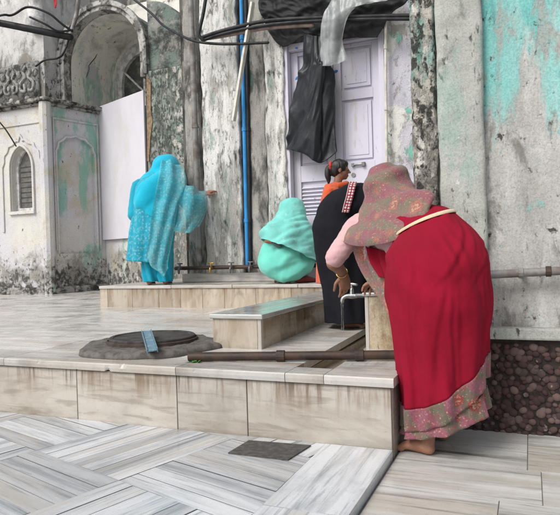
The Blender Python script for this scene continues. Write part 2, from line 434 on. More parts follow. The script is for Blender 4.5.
c.box(CX0 - 0.02, CX0 - 0.0, CY0, CY1, 0.2, 0.268, 0.2); c.box(CX1, CX1 + 0.02, CY0, CY1, 0.2, 0.268, 0.5)
c.build('drain_channel', M['bench_side'], T, fix=False)

# ledge along the wall, long bench, stone block
L = thing('marble_ledge', 'long low marble ledge along the foot of the wall, where the woman in turquoise stands', 'ledge', (-3, 5.4, 0.34))
LX0, LX1, LY0, LY1, LZ = -4.19, -0.56, 5.1, 5.72, 0.57
XS = [LX1]
while XS[-1] - 0.40 > LX0: XS.append(XS[-1] - RND.uniform(0.24, 0.36))
XS.append(LX0)
for a, b_ in zip(XS, XS[1:]):
    r = MB(); r.box(b_ + 0.0015, a - 0.0015, LY0, LY0 + 0.03, zf(LY0) - 0.01, LZ - 0.031, RND.random()); r.build('riser_panel', M['ledge_riser'], L, 0.002, fix=False)
r = MB(); r.box(LX0, LX0 + 0.03, LY0 + 0.031, 7.0, zf(LY0) - 0.01, LZ - 0.031, 0.6); r.build('riser_panel', M['ledge_riser'], L, 0.002, fix=False)
TS = [LX1, -1.3, -1.95, -2.62, -3.3, LX0]
r = MB()
for a, b_ in zip(TS, TS[1:]): r.box(b_ + 0.0015, a - 0.0015, LY0 - 0.015, LY1 + 0.2, LZ - 0.03, LZ, RND.random())
r.box(LX0 - 0.012, -3.4, LY1 + 0.202, 7.04, LZ - 0.03, LZ, 0.41)
r.build('top_slab', M['coping'], L, 0.005, fix=False)
r = MB(); r.box(LX0 + 0.04, LX1, LY0 + 0.04, 7.0, 0.3, LZ - 0.035); r.build('bed', M['grout'], L)

B = thing('marble_bench', 'wet marble washing bench with a pale slab top running back towards the ledge', 'bench', (-1.56, 4, 0.32))
BX0, BX1, BY0, BY1, BZ = -1.72, -1.41, 3.08, 5.08, 0.513
r = MB(); r.box(BX0, BX1 - 0.025, BY0, BY0 + 0.025, zf(BY0) - 0.02, BZ - 0.029, 0.15); r.build('front_panel', M['ledge_riser'], B, 0.002, fix=False)
r = MB(); r.box(BX1 - 0.024, BX1, BY0 + 0.0, BY0 + 0.03, zf(BY0) - 0.02, BZ - 0.029, 0.93); r.build('corner_post', M['terrace_marble'], B, 0.003, fix=False)
for i, (ya, yb) in enumerate(((BY0 + 0.031, 3.36), (3.363, 3.62), (3.623, 3.93), (3.933, 4.25), (4.253, 4.6), (4.603, BY1))):
    r = MB(); r.box(BX1 - 0.025, BX1, ya, yb, zf(ya) - 0.02, BZ - 0.029, RND.random()); r.build('side_panel', M['bench_side'], B, 0.002, fix=False)
r = MB(); r.box(BX0, BX0 + 0.025, BY0 + 0.026, BY1, 0.3, BZ - 0.029, 0.2); r.build('side_panel', M['bench_side'], B, 0.002, fix=False)
r = MB(); r.box(BX0 - 0.015, BX1 + 0.015, BY0 - 0.015, 4.15, BZ - 0.028, BZ, 0.37); r.box(BX0 - 0.015, BX1 + 0.015, 4.153, BY1, BZ - 0.028, BZ, 0.81)
r.build('top_slab', M['bench_top'], B, 0.006, fix=False)
r = MB(); r.box(BX0 + 0.03, BX1 - 0.03, BY0 + 0.03, BY1 - 0.01, 0.29, BZ - 0.03); r.build('bed', M['grout'], B)

# block with the tap
K = thing('marble_block', 'upright brown-stained marble block that the woman in red leans her hand on', 'stone block', (-0.69, 3.3, 0.31))
M['block'] = plaster('stained block marble', (0.52, 0.44, 0.32), [((0.22, 0.135, 0.07), (6, 6, 3), 0.56, 0.09, {'op': 0.8}), ((0.10, 0.07, 0.04), (14, 14, 5), 0.63, 0.06, {}), ((0.55, 0.50, 0.42), (9, 9, 5), 0.60, 0.08, {})], 0.2, (0.40, 0.31, 0.20))
PX0, PX1, PY0, PY1, PZ = -0.845, -0.60, 3.22, 3.62, 0.625
r = MB(); r.box(PX0 + 0.022, PX1, PY0, PY1, zf(PY0) - 0.01, PZ - 0.021, 0.4); r.build('core', M['block'], K, 0.004, fix=False)
r = MB(); r.box(PX0, PX0 + 0.021, PY0 + 0.002, PY1, zf(PY0) - 0.01, PZ - 0.021, 0.9); r.build('edge_slab', M['terrace_marble'], K, 0.003, fix=False)
r = MB(); r.box(PX0 - 0.012, PX1 + 0.008, PY0 - 0.012, PY1 + 0.01, PZ - 0.02, PZ, 0.55); r.build('top_slab', M['bench_top'], K, 0.006, fix=False)

# ------------------------------------------------------------------ the old building
MOLD = (0.045, 0.045, 0.04); TEAL = (0.09, 0.36, 0.32); LILAC = (0.50, 0.48, 0.55)
BW = thing('old_building', 'old weathered building of peeling white and green plaster with hooded arch and tall door', 'building', (-3, 6, 0.4))
M['bay'] = plaster('bay plaster', (0.70, 0.68, 0.62), [
    ((0.60, 0.59, 0.62), (0.9, 0.9, 0.9), 0.50, 0.1, {}),
    ((0.55, 0.50, 0.41), (1.6, 1.6, 1.2), 0.56, 0.06, {}),
    ((0.18, 0.48, 0.37), (3.2, 3.2, 1.1), 0.525, 0.05, {'x': (-7.0, -6.2), 'xw': 0.14, 'z2': (1.2, 3.0), 'z2w': 0.06, 'op': 0.7}),
    ((0.30, 0.285, 0.26), (4, 4, 4), 0.47, 0.10, {'z': (1.5, 0.6), 'zw': 0.35}),
    ((0.09, 0.088, 0.08), (15, 15, 12), 0.50, 0.07, {'z': (1.35, 0.5), 'zw': 0.26}),
    ((0.16, 0.15, 0.13), (7, 7, 2), 0.58, 0.06, {'z': (2.4, 3.3), 'zw': 0.25}),
    ((0.14, 0.13, 0.12), (16, 16, 10), 0.665, 0.03, {}),
], 0.5, (0.60, 0.58, 0.53))
M['mold_white'] = plaster('mouldy upper plaster', (0.74, 0.73, 0.71), [
    ((0.36, 0.35, 0.33), (2.6, 2.6, 2.6), 0.54, 0.10, {'op': 0.6}),
    ((0.10, 0.10, 0.09), (16, 16, 12), 0.54, 0.05, {'z': (4.2, 3.3), 'zw': 0.14}),
    ((0.30, 0.28, 0.25), (4, 4, 2), 0.56, 0.06, {})], 0.6)
M['frieze'] = plaster('carved frieze plaster', (0.50, 0.49, 0.46), [((0.10, 0.10, 0.09), (12, 12, 12), 0.54, 0.08, {}), ((0.52, 0.50, 0.46), (8, 8, 8), 0.57, 0.05, {})], 0.8)
M['cornice'] = plaster('cornice plaster', (0.40, 0.385, 0.36), [(MOLD, (7, 7, 10), 0.50, 0.08, {}), ((0.46, 0.44, 0.40), (9, 9, 9), 0.58, 0.05, {})], 0.8)
M['vault'] = plaster('vault plaster', (0.92, 0.89, 0.81), [
    ((0.40, 0.385, 0.36), (2.4, 2.4, 2.4), 0.58, 0.10, {'z': (3.6, 4.3), 'zw': 0.2, 'op': 0.7}),
    ((0.14, 0.46, 0.35), (3, 3, 1.1), 0.53, 0.05, {'z': (4.3, 3.5), 'zw': 0.10, 'op': 0.7}),
    ((0.20, 0.19, 0.17), (11, 11, 9), 0.63, 0.05, {}),
    ((0.66, 0.64, 0.68), (1.5, 1.5, 1.5), 0.58, 0.06, {})], 0.4, (0.86, 0.83, 0.76))
M['pier'] = plaster('mossy pier plaster', (0.40, 0.41, 0.375), [
    ((0.20, 0.30, 0.25), (3, 3, 1.2), 0.52, 0.08, {'op': 0.7}),
    ((0.075, 0.08, 0.07), (24, 24, 14), 0.53, 0.06, {}),
    ((0.11, 0.125, 0.11), (8, 8, 2.5), 0.52, 0.07, {'op': 0.8}),
    ((0.62, 0.60, 0.55), (12, 12, 6), 0.53, 0.04, {'x': (-4.75, -4.35), 'xw': 0.12, 'h': 0.3}),
    ((0.32, 0.31, 0.28), (5, 5, 2), 0.52, 0.06, {'z': (2.2, 1.2), 'zw': 0.3})], 0.9)
M['hood_out'] = plaster('mossy hood plaster', (0.34, 0.34, 0.31), [((0.06, 0.065, 0.06), (6, 6, 6), 0.50, 0.09, {}), ((0.19, 0.25, 0.22), (4, 4, 4), 0.55, 0.09, {}), ((0.42, 0.41, 0.38), (9, 9, 9), 0.62, 0.05, {})], 0.8)
M['arch_rim'] = plaster('arch rim plaster', (0.58, 0.57, 0.54), [((0.18, 0.17, 0.16), (6, 6, 6), 0.5, 0.08, {}), ((0.08, 0.08, 0.07), (12, 12, 12), 0.58, 0.05, {})], 0.6)
M['wall_grey'] = plaster('bare grey render', (0.40, 0.385, 0.355), [((0.10, 0.095, 0.085), (5, 5, 1.6), 0.54, 0.08, {}), ((0.40, 0.38, 0.34), (7, 7, 3), 0.58, 0.06, {}), ((0.08, 0.14, 0.12), (6, 6, 2), 0.62, 0.05, {}), ((0.06, 0.06, 0.055), (15, 15, 6), 0.62, 0.04, {'z': (1.5, 0.6), 'zw': 0.1})], 0.7)
M['wall_dark'] = plaster('dark wall plaster', (0.16, 0.15, 0.135), [((0.05, 0.05, 0.045), (8, 8, 3), 0.5, 0.08, {}), ((0.26, 0.25, 0.22), (9, 9, 3), 0.60, 0.05, {}), ((0.22, 0.08, 0.05), (7, 7, 2), 0.66, 0.04, {'z': (2.2, 1.4), 'zw': 0.1})], 0.8)  # darker plaster for the wall between the pilasters
def mossy(name, loc):
    return plaster(name, (0.44, 0.425, 0.39), [
        ((0.72, 0.71, 0.68), (9, 9, 2.4), 0.43, 0.06, {'h': 0.4, 'loc': loc, 'z2': (0.8, 2.0), 'z2w': 0.10}),
        ((0.36, 0.35, 0.32), (8, 8, 1.0), 0.55, 0.10, {'loc': loc, 'op': 0.8}),
        ((0.19, 0.19, 0.175), (24, 24, 8), 0.60, 0.07, {'loc': loc, 'h': -0.5}),
        ((0.06, 0.062, 0.055), (9, 9, 2.6), 0.625, 0.05, {'loc': loc, 'h': -0.6}),
        ((0.14, 0.27, 0.21), (9, 9, 2.5), 0.61, 0.05, {'loc': loc, 'op': 0.6}),
        ((0.38, 0.355, 0.32), (4, 4, 1.5), 0.53, 0.06, {'loc': loc, 'z': (1.9, 0.8), 'zw': 0.2}),
        ((0.24, 0.20, 0.15), (24, 24, 24), 0.66, 0.03, {'loc': loc})], 0.5)
M['moss_a'] = mossy('mossy white plaster', 0.0); M['moss_b'] = mossy('mossy white plaster b', 31.0)
M['lilac'] = plaster('lilac and green peeling plaster', (0.64, 0.62, 0.70), [
    ((0.72, 0.72, 0.68), (3, 3, 2), 0.53, 0.05, {'h': 0.3}), ((0.22, 0.56, 0.46), (4.5, 4.5, 2.5), 0.535, 0.03, {'z': (2.8, 1.6), 'zw': 0.10, 'h': 0.4}),
    ((0.42, 0.40, 0.37), (9, 9, 5), 0.58, 0.05, {}), ((0.1, 0.1, 0.09), (14, 14, 8), 0.66, 0.03, {})], 0.8)
M['door'] = plaster('lilac white door paint', (0.66, 0.635, 0.735), [((0.60, 0.57, 0.58), (3, 3, 1.2), 0.56, 0.07, {'op': 0.5}), ((0.24, 0.20, 0.15), (26, 26, 7), 0.665, 0.04, {'op': 0.8}), ((0.45, 0.40, 0.33), (9, 9, 2), 0.63, 0.05, {'op': 0.5})], 0.03, (0.62, 0.60, 0.69), 0.02, 0.06)
M['board'] = plaster('white board', (0.62, 0.605, 0.645), [((0.55, 0.52, 0.50), (2, 2, 1), 0.58, 0.08, {'op': 0.6}), ((0.4, 0.37, 0.33), (10, 10, 3), 0.68, 0.04, {'op': 0.6})], 0.03, (0.57, 0.555, 0.60), 0.02, 0.06)
M['glass'] = plain('dusty window glass', (0.07, 0.075, 0.07), 0.25, 0, 0.3, 9, 0.03, (0.16, 0.16, 0.14))
M['frame'] = plain('aged white frame paint', (0.70, 0.68, 0.67), 0.6, 0, 0.3, 12)
M['shade'] = plain('dark window interior', (0.16, 0.155, 0.145), 0.9)

# --- left bay: plan polygon, with a window in its left face and a blind arch in the right one
bayL, bayC, bayR = V((-9.6, 6.70, 0)), V((-6.35, 6.67, 0)), V((-6.06, 7.55, 0))
ZL = 3.17
def facet(p0, p1):
    """frame of a wall face: origin p0, u along the wall, n outward"""
    u = (p1 - p0).normalized(); n = V((u.y, -u.x, 0)); L = (p1 - p0).length
    return Matrix(((u.x, n.x, 0, p0.x), (u.y, n.y, 0, p0.y), (0, 0, 1, 0), (0, 0, 0, 1))), L
MF, LF = facet(bayL, bayC); MR_, LR = facet(bayC, bayR)
# window place in the left face
wc = onY(22.5, 180, 6.685); wu = (MF.inverted() @ V((wc.x, 6.685, 0))).x
w_sill, w_spring, w_top = wz(24, 211, 6.69), wz(24, 168, 6.69), wz(24, 147, 6.69)
ww = 0.20
def ogee(w, z0, zs, zt, n=9):
    """pointed-arch outline, u from -w to w"""
    L = [(-w, z0), (-w, zs)]
    for i in range(1, n): t = i / n; L.append((-w * math.cos(t * math.pi / 2) ** 0.85, zs + (zt - zs) * (0.75 * math.sin(t * math.pi / 2) + 0.25 * t * t)))
    L.append((0, zt)); return L + [(-a, b) for a, b in L[:-1][::-1]]
def wall_with_hole(mb, M_, L, z0, z1, uc, hole, depth):
    """flat wall from u=0..L, z0..z1 with a hole outline (closed polygon starting bottom-left, around to bottom-right)"""
    hp = [(uc + a, b) for a, b in hole]; k = len(hp); half = k // 2
    P = lambda a, b, n=0.0: tuple(M_ @ V((a, n, b)))
    left = [(0, hp[0][1])] + [(0, hp[0][1]), ]
    # left strip, right strip, below, above (fan)
    mb.quad(P(0, z0), P(L, z0), P(L, hp[0][1]), P(0, hp[0][1]))
    for i in range(half): mb.quad(P(0, hp[i][1]), P(*hp[i]), P(*hp[i + 1]), P(0, hp[i + 1][1]))
    for i in range(half, k - 1): mb.quad(P(*hp[i]), P(L, hp[i][1]), P(L, hp[i + 1][1]), P(*hp[i + 1]))
    mb.quad(P(0, hp[half][1]), P(L, hp[half][1]), P(L, z1), P(0, z1))
    for i in range(k):
        a, b_ = hp[i], hp[(i + 1) % k]; mb.quad(P(*a), P(*b_), P(*b_, -depth), P(*a, -depth))
w = MB()
hole = ogee(ww, w_sill, w_spring, w_top)
wall_with_hole(w, MF, LF, 0.2, ZL, wu, hole, 0.22)
P = lambda a, b, n=0.0: tuple(MR_ @ V((a, n, b)))
# blind arch in the right face, a shallow cusped recess
bc = LR * 0.5; bw = LR * 0.33
bz0, bzs, bzt = 0.95, wz(84, 152, 7.1), wz(84, 136, 7.1)
cusp = [(-bw, bz0), (-bw, bzs)]
for i in range(1, 12):
    t = i / 12; r = 1 - 0.07 * abs(math.sin(t * math.pi * 3)); cusp.append((-bw * math.cos(t * math.pi / 2) * r, bzs + (bzt - bzs) * math.sin(t * math.pi / 2) * r))
cusp.append((0, bzt)); cusp = cusp + [(-a, b) for a, b in cusp[:-1][::-1]]
wall_with_hole(w, MR_, LR, 0.2, ZL, bc, cusp, 0.035)
w.quad(P(0, bz0, -0.034), P(LR, bz0, -0.034), P(LR, ZL, -0.034), P(0, ZL, -0.034))
w.build('bay_wall', M['bay'], BW)
w = MB()
def onwall(M_, mb, u0, u1, z0, z1, n0, n1): mb.box(u0, u1, n0, n1, z0, z1, 0.5, M=M_)
# raised frames round the window and the blind arch, corner pilaster, plinth
def band(mb, M_, uc, outl, wd, n):
    k = len(outl)
    cx = 0; inn = outl
    out = []
    for i, (a, b_) in enumerate(outl):
        pa = outl[max(i - 1, 0)]; pb = outl[min(i + 1, k - 1)]; tx, tz = pb[0] - pa[0], pb[1] - pa[1]; l = math.hypot(tx, tz) or 1
        out.append((a - tz / l * wd, b_ + tx / l * wd))
    ring_ = []
    for (a, b_), (c_, d_) in zip(inn, out):
        ring_.append([M_ @ V((uc + a, 0, b_)), M_ @ V((uc + a, n, b_)), M_ @ V((uc + c_, n, d_)), M_ @ V((uc + c_, 0, d_))])
    mb.rings(ring_)
band(w, MF, wu, ogee(ww + 0.012, w_sill, w_spring, w_top + 0.012), 0.035, 0.03)
cus2 = [(-0.36, w_sill - 0.3), (-0.36, w_spring + 0.03)]
for i in range(1, 16):
    t = i / 16; r = 1 - 0.085 * abs(math.sin(t * math.pi * 3.5)); cus2.append((-0.36 * math.cos(t * math.pi / 2) * r, w_spring + 0.03 + 0.36 * math.sin(t * math.pi / 2) * r * 1.05))
cus2.append((0, w_spring + 0.46)); cus2 = cus2 + [(-a, b) for a, b in cus2[:-1][::-1]]
band(w, MF, wu, cus2, 0.045, 0.02)
for (u0, u1, z0, z1) in ((wu - 0.52, wu + 0.47, w_spring + 0.62, w_spring + 0.65), (wu + 0.47, wu + 0.50, 1.2, w_spring + 0.65), (wu - 0.55, wu - 0.52, 1.2, w_spring + 0.65)):
    onwall(MF, w, u0, u1, z0, z1, 0.001, 0.018)
for (u0, u1, z0, z1) in ((0.10, LR - 0.08, bzt + 0.22, bzt + 0.25), (0.10, 0.125, 1.0, bzt + 0.22), (LR - 0.105, LR - 0.08, 1.0, bzt + 0.22)):
    onwall(MR_, w, u0, u1, z0, z1, 0.001, 0.02)
band(w, MR_, bc, cusp, 0.03, 0.022)
w.build('moulding', M['bay'], BW, 0.006)
w = MB(); cc = bayC
w.rings([[cc + V((0.085 * math.cos(t), 0.085 * math.sin(t), z)) for t in (2 * math.pi * k / 10 for k in range(10))] for z in (0.3, 1.2, 2.1, ZL - 0.05)])
w.build('corner_pilaster', M['bay'], BW, smooth=False)
w = MB()
pl = [(-9.6, 6.70), (-6.35, 6.67), (-6.06, 7.55), (-6.06, 8.4), (-9.6, 8.4)]
def offs(d): return [(-9.6, 6.70 - d), (-6.35 + d * 0.75, 6.67 - d), (-6.06 + d * 0.95, 7.55 - d * 0.1), (-6.06 + d, 8.4), (-9.6, 8.4)]
w.prism(offs(0.07), 0.25, 0.47, 'z'); w.build('plinth', M['cornice'], BW, 0.03, seg=3)
w = MB(); w.prism(offs(0.05), ZL - 0.09, ZL - 0.045, 'z'); w.prism(offs(0.11), ZL - 0.044, ZL + 0.01, 'z'); w.build('cornice', M['cornice'], BW, 0.015)
w = MB(); w.prism([(p[0] + (0.12 if p[0] < -9 else -0.12), p[1] + 0.14) for p in pl[:2]] + [(-6.41, 7.50), (-6.41, 9), (-9.6, 9)], ZL + 0.011, 5.4, 'z'); w.build('upper_wall', M['mold_white'], BW)
# carved frieze: low panel with scrolls
w = MB(); fz0, fz1 = ZL + 0.012, wz(30, 60, 6.7)
w.box(-9.4, -6.55, 6.76, 6.80, fz0, fz1)
x = -6.75
while x > -9.2:
    for sx in (-1, 1):
        cpts = [(x + sx * 0.02, 6.75, fz1 - 0.06), (x + sx * 0.07, 6.75, fz1 - 0.14), (x + sx * 0.03, 6.75, fz1 - 0.22), (x + sx * 0.12, 6.75, fz1 - 0.30), (x + sx * 0.115, 6.75, fz1 - 0.40), (x + sx * 0.04, 6.75, fz1 - 0.42), (x + sx * 0.05, 6.75, fz1 - 0.33)]
        w.tube(cpts, [0.024] * 7, 8, 4)
    w.ell((x + 0.155, 6.75, fz1 - 0.16), 0.05, 0.03, 0.06, seg=8, n=6)
    w.ell((x, 6.75, fz0 + 0.06), 0.05, 0.03, 0.04, seg=8, n=6)
    x -= 0.31
w.build('carved_frieze', M['frieze'], BW, smooth=True)
w = MB(); w.tube([at(36, 22, 8.75), at(36, 12, 8.75), at(36, 6, 8.75), at(36, 0, 8.75), at(36, -14, 8.75)], [0.16, 0.13, 0.10, 0.12, 0.17], 10, 4); w.build('finial_base', M['frame'], BW, smooth=True)

# window: frame, dark slatted pane
def inset(outl, d): return [(a * (1 - d / ww), b_ + (d if i in (0, len(outl) - 1) else -d * 0.9)) for i, (a, b_) in enumerate(outl)]
wf = MB(); ho = ogee(ww, w_sill, w_spring, w_top); hi = inset(ho, 0.05)
ringf = []
for (a, b_), (c_, d_) in zip(ho + [ho[0]], hi + [hi[0]]):
    ringf.append([MF @ V((wu + a, -0.13, b_)), MF @ V((wu + a, -0.08, b_)), MF @ V((wu + c_, -0.08, d_)), MF @ V((wu + c_, -0.13, d_))])
wf.rings(ringf, caps=False)
wn = wf.build('window', M['frame'], BW)
g = MB(); g.face(range(len(hi)), None); g.v = [tuple(MF @ V((wu + a, -0.115, b_))) for a, b_ in hi]
for k in range(9): 
    zz = w_sill + 0.06 + k * 0.075
    g.box(wu - 0.13, wu + 0.13, -0.112, -0.104, zz, zz + 0.05, M=MF)
g.build('pane', M['shade'], wn)
g = MB(); g.box(wu - ww - 0.05, wu + ww + 0.05, -0.1, 0.04, w_sill - 0.05, w_sill - 0.002, M=MF); g.build('sill', M['bay'], wn, 0.006)
M['black_iron'] = plain('black iron', (0.03, 0.03, 0.03), 0.5)
for zz in (w_sill + 0.18, w_spring - 0.05): g = MB(); g.box(wu + ww - 0.055, wu + ww - 0.02, -0.078, -0.05, zz, zz + 0.10, M=MF); g.build('hinge', M['black_iron'], wn)

# --- hooded arch
HX, HS, HR, HO, HY0, HY1 = -5.66, 3.77, 0.68, 0.775, 7.06, 8.2
def archpts(r, zl, zr, n=20): return [(HX - r, zl)] + [(HX - r * math.cos(math.pi * i / n), HS + r * math.sin(math.pi * i / n)) for i in range(n + 1)] + [(HX + r, zr)]
ip, op = archpts(HR, ZL, 3.39), archpts(HO, ZL, 3.39)
w = MB(); w.rings([[V((a[0], HY0, a[1])), V((b_[0], HY0, b_[1])), V((b_[0], HY0 + 0.16, b_[1])), V((a[0], HY0 + 0.16, a[1]))] for a, b_ in zip(ip, op)])
o2 = archpts(HO + 0.035, ZL + 0.02, 3.42)
w.rings([[V((a[0], HY0 - 0.03, a[1])), V((b_[0], HY0 - 0.03, b_[1])), V((b_[0], HY0 + 0.05, b_[1])), V((a[0], HY0 + 0.05, a[1]))] for a, b_ in zip(archpts(HO - 0.035, ZL + 0.02, 3.42), o2)])
w.build('arch_rim', M['arch_rim'], BW, 0.008)
w = MB(); ip2 = archpts(HR, 0.5, 0.5)
w.rings([[V((a[0], HY0 + 0.1615, a[1])), V((a[0], HY1, a[1]))] for a in ip2], closed=False)
w.quad((HX - 1.2, HY1, 0.3), (HX + 1.2, HY1, 0.3), (HX + 1.2, HY1, 5), (HX - 1.2, HY1, 5))
w.build('vault', M['vault'], BW, smooth=False)
w = MB(); op3 = archpts(HO - 0.01, ZL, 3.0)
w.rings([[V((a[0], HY0 + 0.12, a[1])), V((a[0], 9.0, a[1]))] for a in op3], closed=False)
w.build('hood', M['hood_out'], BW, smooth=True)
# crack in the vault
w = MB(); cpt = [(HX - HR * math.cos(t) , yy, HS + HR * math.sin(t)) for t, yy in ((0.05, 7.62), (0.25, 7.68), (0.32, 7.66), (0.55, 7.72), (0.62, 7.71))]
w.tube([(HX - (HR - 0.003) * math.cos(t), yy, HS + (HR - 0.003) * math.sin(t)) for t, yy in ((-0.1, 7.55), (0.12, 7.62), (0.2, 7.61), (0.4, 7.70), (0.52, 7.72))], [0.004, 0.007, 0.006, 0.008, 0.003], 6, 3)
w.build('crack', M['wall_dark'], BW)
# arched window at the back of the vault
w = MB(); wr, wzb, wzs = 0.50, 3.0, 3.72
outl = [(-wr, wzb), (-wr, wzs)] + [(-wr * math.cos(math.pi * i / 16), wzs + wr * 1.05 * math.sin(math.pi * i / 16)) for i in range(1, 16)] + [(wr, wzs), (wr, wzb)]
for sc, sc2, n0, n1 in ((1.18, 1.0, 0.0, 0.05), (1.0, 0.86, 0.01, 0.09)):
    w.rings([[V((HX + a * sc, HY1 - n0, wzb + (b_ - wzb) * (sc + 1) / 2)), V((HX + a * sc, HY1 - n1, wzb + (b_ - wzb) * (sc + 1) / 2)), V((HX + a * sc2, HY1 - n1, wzb + (b_ - wzb) * (sc2 + 1) / 2)), V((HX + a * sc2, HY1 - n0, wzb + (b_ - wzb) * (sc2 + 1) / 2))] for a, b_ in outl])
w.box(HX - 0.02, HX + 0.02, HY1 - 0.07, HY1 - 0.03, wzb, wzs + wr * 0.95); w.box(HX - wr * 0.9, HX + wr * 0.9, HY1 - 0.072, HY1 - 0.032, wzs - 0.26, wzs - 0.225)
for an in (-0.8, 0.8):
    Mx = Matrix.Translation((HX, HY1 - 0.055, wzs - 0.2)) @ Matrix.Rotation(an, 4, 'Y'); w.box(-0.014, 0.014, -0.018, 0.018, 0, 0.62, M=Mx)
wn = w.build('window', M['frame'], BW)
w = MB(); n0 = len(outl); w.v = [(HX + a * 0.88, HY1 - 0.02, wzb + (b_ - wzb) * 0.94) for a, b_ in outl]; w.face(range(n0)); w.build('pane', M['glass'], wn)
# wall below the white board, and the board itself
bl, br = V((-6.08, 7.56, 0)), V((-4.9, 7.10, 0))
MB_, LB = facet(bl, br)
w = MB(); w.box(0, LB - 0.01, -0.3, 0, 0.2, 3.0, M=MB_); w.build('infill_wall', M['bay'], BW)
# pier right of the arch with a rounded shoulder
w = MB(); w.box(-4.885, -3.3, HY0, 8.6, 0.2, 3.46); w.build('pier', M['pier'], BW, 0.015)
w = MB(); sh = [(-4.87, 3.461)] + [(-4.87, 4.45)] + [(-4.87 + 0.66 * math.sin(t), 3.70 + 0.75 * math.cos(t)) for t in (0.15 * k for k in range(0, 11))] + [(-4.20, 3.461)]
w.prism(sh, HY0 + 0.05, 8.6); w.build('pier_shoulder', M['hood_out'], BW, 0.02)
w = MB(); w.box(-6.3, -3.3, 8.61, 9.2, 0.2, 5.6); w.build('upper_wall', M['wall_grey'], BW)
w = MB(); w.prism([(-4.9, 2.2), (-4.885, 2.6), (-4.87, 3.38), (-4.80, 3.30), (-4.815, 2.9), (-4.79, 2.75), (-4.84, 2.5), (-4.87, 2.2)], HY0 - 0.012, HY0 + 0.02); w.build('exposed_brick', plain('bare brown mortar', (0.30, 0.21, 0.13), 0.95, 0, 0.3, 25, 0.5), BW)

# --- main wall with the door
WY = 5.75; TOP = 5.2
DX0, DX1 = wx(287, WY), wx(389, WY); DZ = wz(340, 36, WY)
w = MB(); w.box(-3.51, DX0 - 0.0, WY, 7.2, 0.2, TOP); w.build('wall', M['wall_dark'], BW)
w = MB(); w.box(DX1, -0.3, WY, 7.2, 0.2, TOP); w.build('wall', M['lilac'], BW)
w = MB(); w.box(DX0 - 0.03, DX1 + 0.03, WY + 0.012, 7.2, DZ, TOP); w.build('lintel_wall', M['wall_grey'], BW)
def rough_box(x0, x1, y0, y1, z0, z1, name, m, amp=0.02, step=0.05):
    """upright strip of old render with broken edges"""
    mb = MB(); R = []; n = int((z1 - z0) / step)
    for i in range(n + 1):
        z = z0 + (z1 - z0) * i / n
        a = amp * noise.fractal(V((x0 * 9, z * 4, 1)), 0.8, 2, 4); c = amp * noise.fractal(V((x1 * 9, z * 4, 5)), 0.8, 2, 4)
        xs = [x0 + a, x0 + a + 0.012] + [lerp(x0 + a, x1 + c, k / 6) for k in range(1, 6)] + [x1 + c - 0.012, x1 + c]
        row = [V((xs[0], y1, z)), V((xs[0], y0 + 0.012, z))]
        for k, x in enumerate(xs[1:-1]): row.append(V((x, y0 + 0.012 * noise.fractal(V((x * 6, z * 5, 9)), 0.8, 2, 4), z)))
        row += [V((xs[-1], y0 + 0.012, z)), V((xs[-1], y1, z))]
        R.append(row)
    mb.rings(R)
    return mb.build(name, m, BW, smooth=True)
for (pa, pb, pr, mm) in ((204, 241, 0.07, 'moss_a'), (249, 268, 0.05, 'wall_grey'), (267.5, 287, 0.075, 'moss_b')):
    rough_box(wx(pa, WY - pr), wx(pb, WY - pr), WY - pr, WY + 0.05, 0.5, TOP, 'pilaster', M[mm])
rough_box(wx(187, WY - 0.02), wx(204, WY - 0.02), WY - 0.02, WY + 0.05, 0.5, TOP, 'pilaster', M['wall_grey'])
w = MB(); w.box(-3.53, DX0 + 0.0, WY - 0.09, WY, LZ + 0.001, LZ + 0.095); w.build('wall_base', M['coping'], BW, 0.01, fix=False)

# door
D = MB(); fx0, fx1 = DX0 + 0.01, DX1 - 0.005; z0 = LZ
D.box(fx0, fx0 + 0.055, WY - 0.045, WY + 0.14, z0, DZ); D.box(fx1 - 0.055, fx1, WY - 0.02, WY + 0.14, z0, DZ); D.box(fx0 + 0.056, fx1 - 0.056, WY - 0.018, WY + 0.14, DZ - 0.07, DZ)
door = D.build('door', M['door'], BW, 0.006)
mid = wx(337, WY + 0.06)
def leaf(x0, x1, panels, louvre=None):
    m = MB(); y = WY + 0.05
    m.box(x0, x1, y + 0.03, y + 0.05, z0 + 0.005, DZ - 0.073)
    zs = sorted(panels + ([louvre] if louvre else []))
    m.box(x0, x0 + 0.075, y, y + 0.029, z0 + 0.005, DZ - 0.073); m.box(x1 - 0.075, x1, y, y + 0.029, z0 + 0.005, DZ - 0.073)
    prev = z0 + 0.005
    for a, b_ in zs: m.box(x0 + 0.076, x1 - 0.076, y + 0.001, y + 0.029, prev, a); prev = b_
    m.box(x0 + 0.076, x1 - 0.076, y + 0.001, y + 0.029, prev, DZ - 0.073)
    for a, b_ in panels:
        m.box(x0 + 0.10, x1 - 0.10, y + 0.012, y + 0.0295, a + 0.025, b_ - 0.025)
        m.box(x0 + 0.135, x1 - 0.135, y + 0.006, y + 0.0115, a + 0.06, b_ - 0.06)
    if louvre:
        k = louvre[0] + 0.02
        while k < louvre[1] - 0.03:
            Mx = Matrix.Translation(((x0 + x1) / 2, y + 0.018, k)) @ Matrix.Rotation(0.6, 4, 'X'); m.box(-(x1 - x0) / 2 + 0.077, (x1 - x0) / 2 - 0.077, -0.016, 0.016, -0.003, 0.003, M=Mx); k += 0.038
    return m.build('door_leaf', M['door'], door, 0.004)
pz = [(wz(360, 87, WY), wz(360, 44, WY)), (wz(360, 160, WY), wz(360, 97, WY))]
leaf(fx0 + 0.057, mid - 0.003, pz, (wz(310, 215, WY), wz(310, 181, WY)))
leaf(mid + 0.003, fx1 - 0.057, pz + [(wz(360, 255, WY), wz(360, 185, WY))])
iron = M['iron'] = plain('grey iron', (0.20, 0.20, 0.20), 0.45, 0.7)
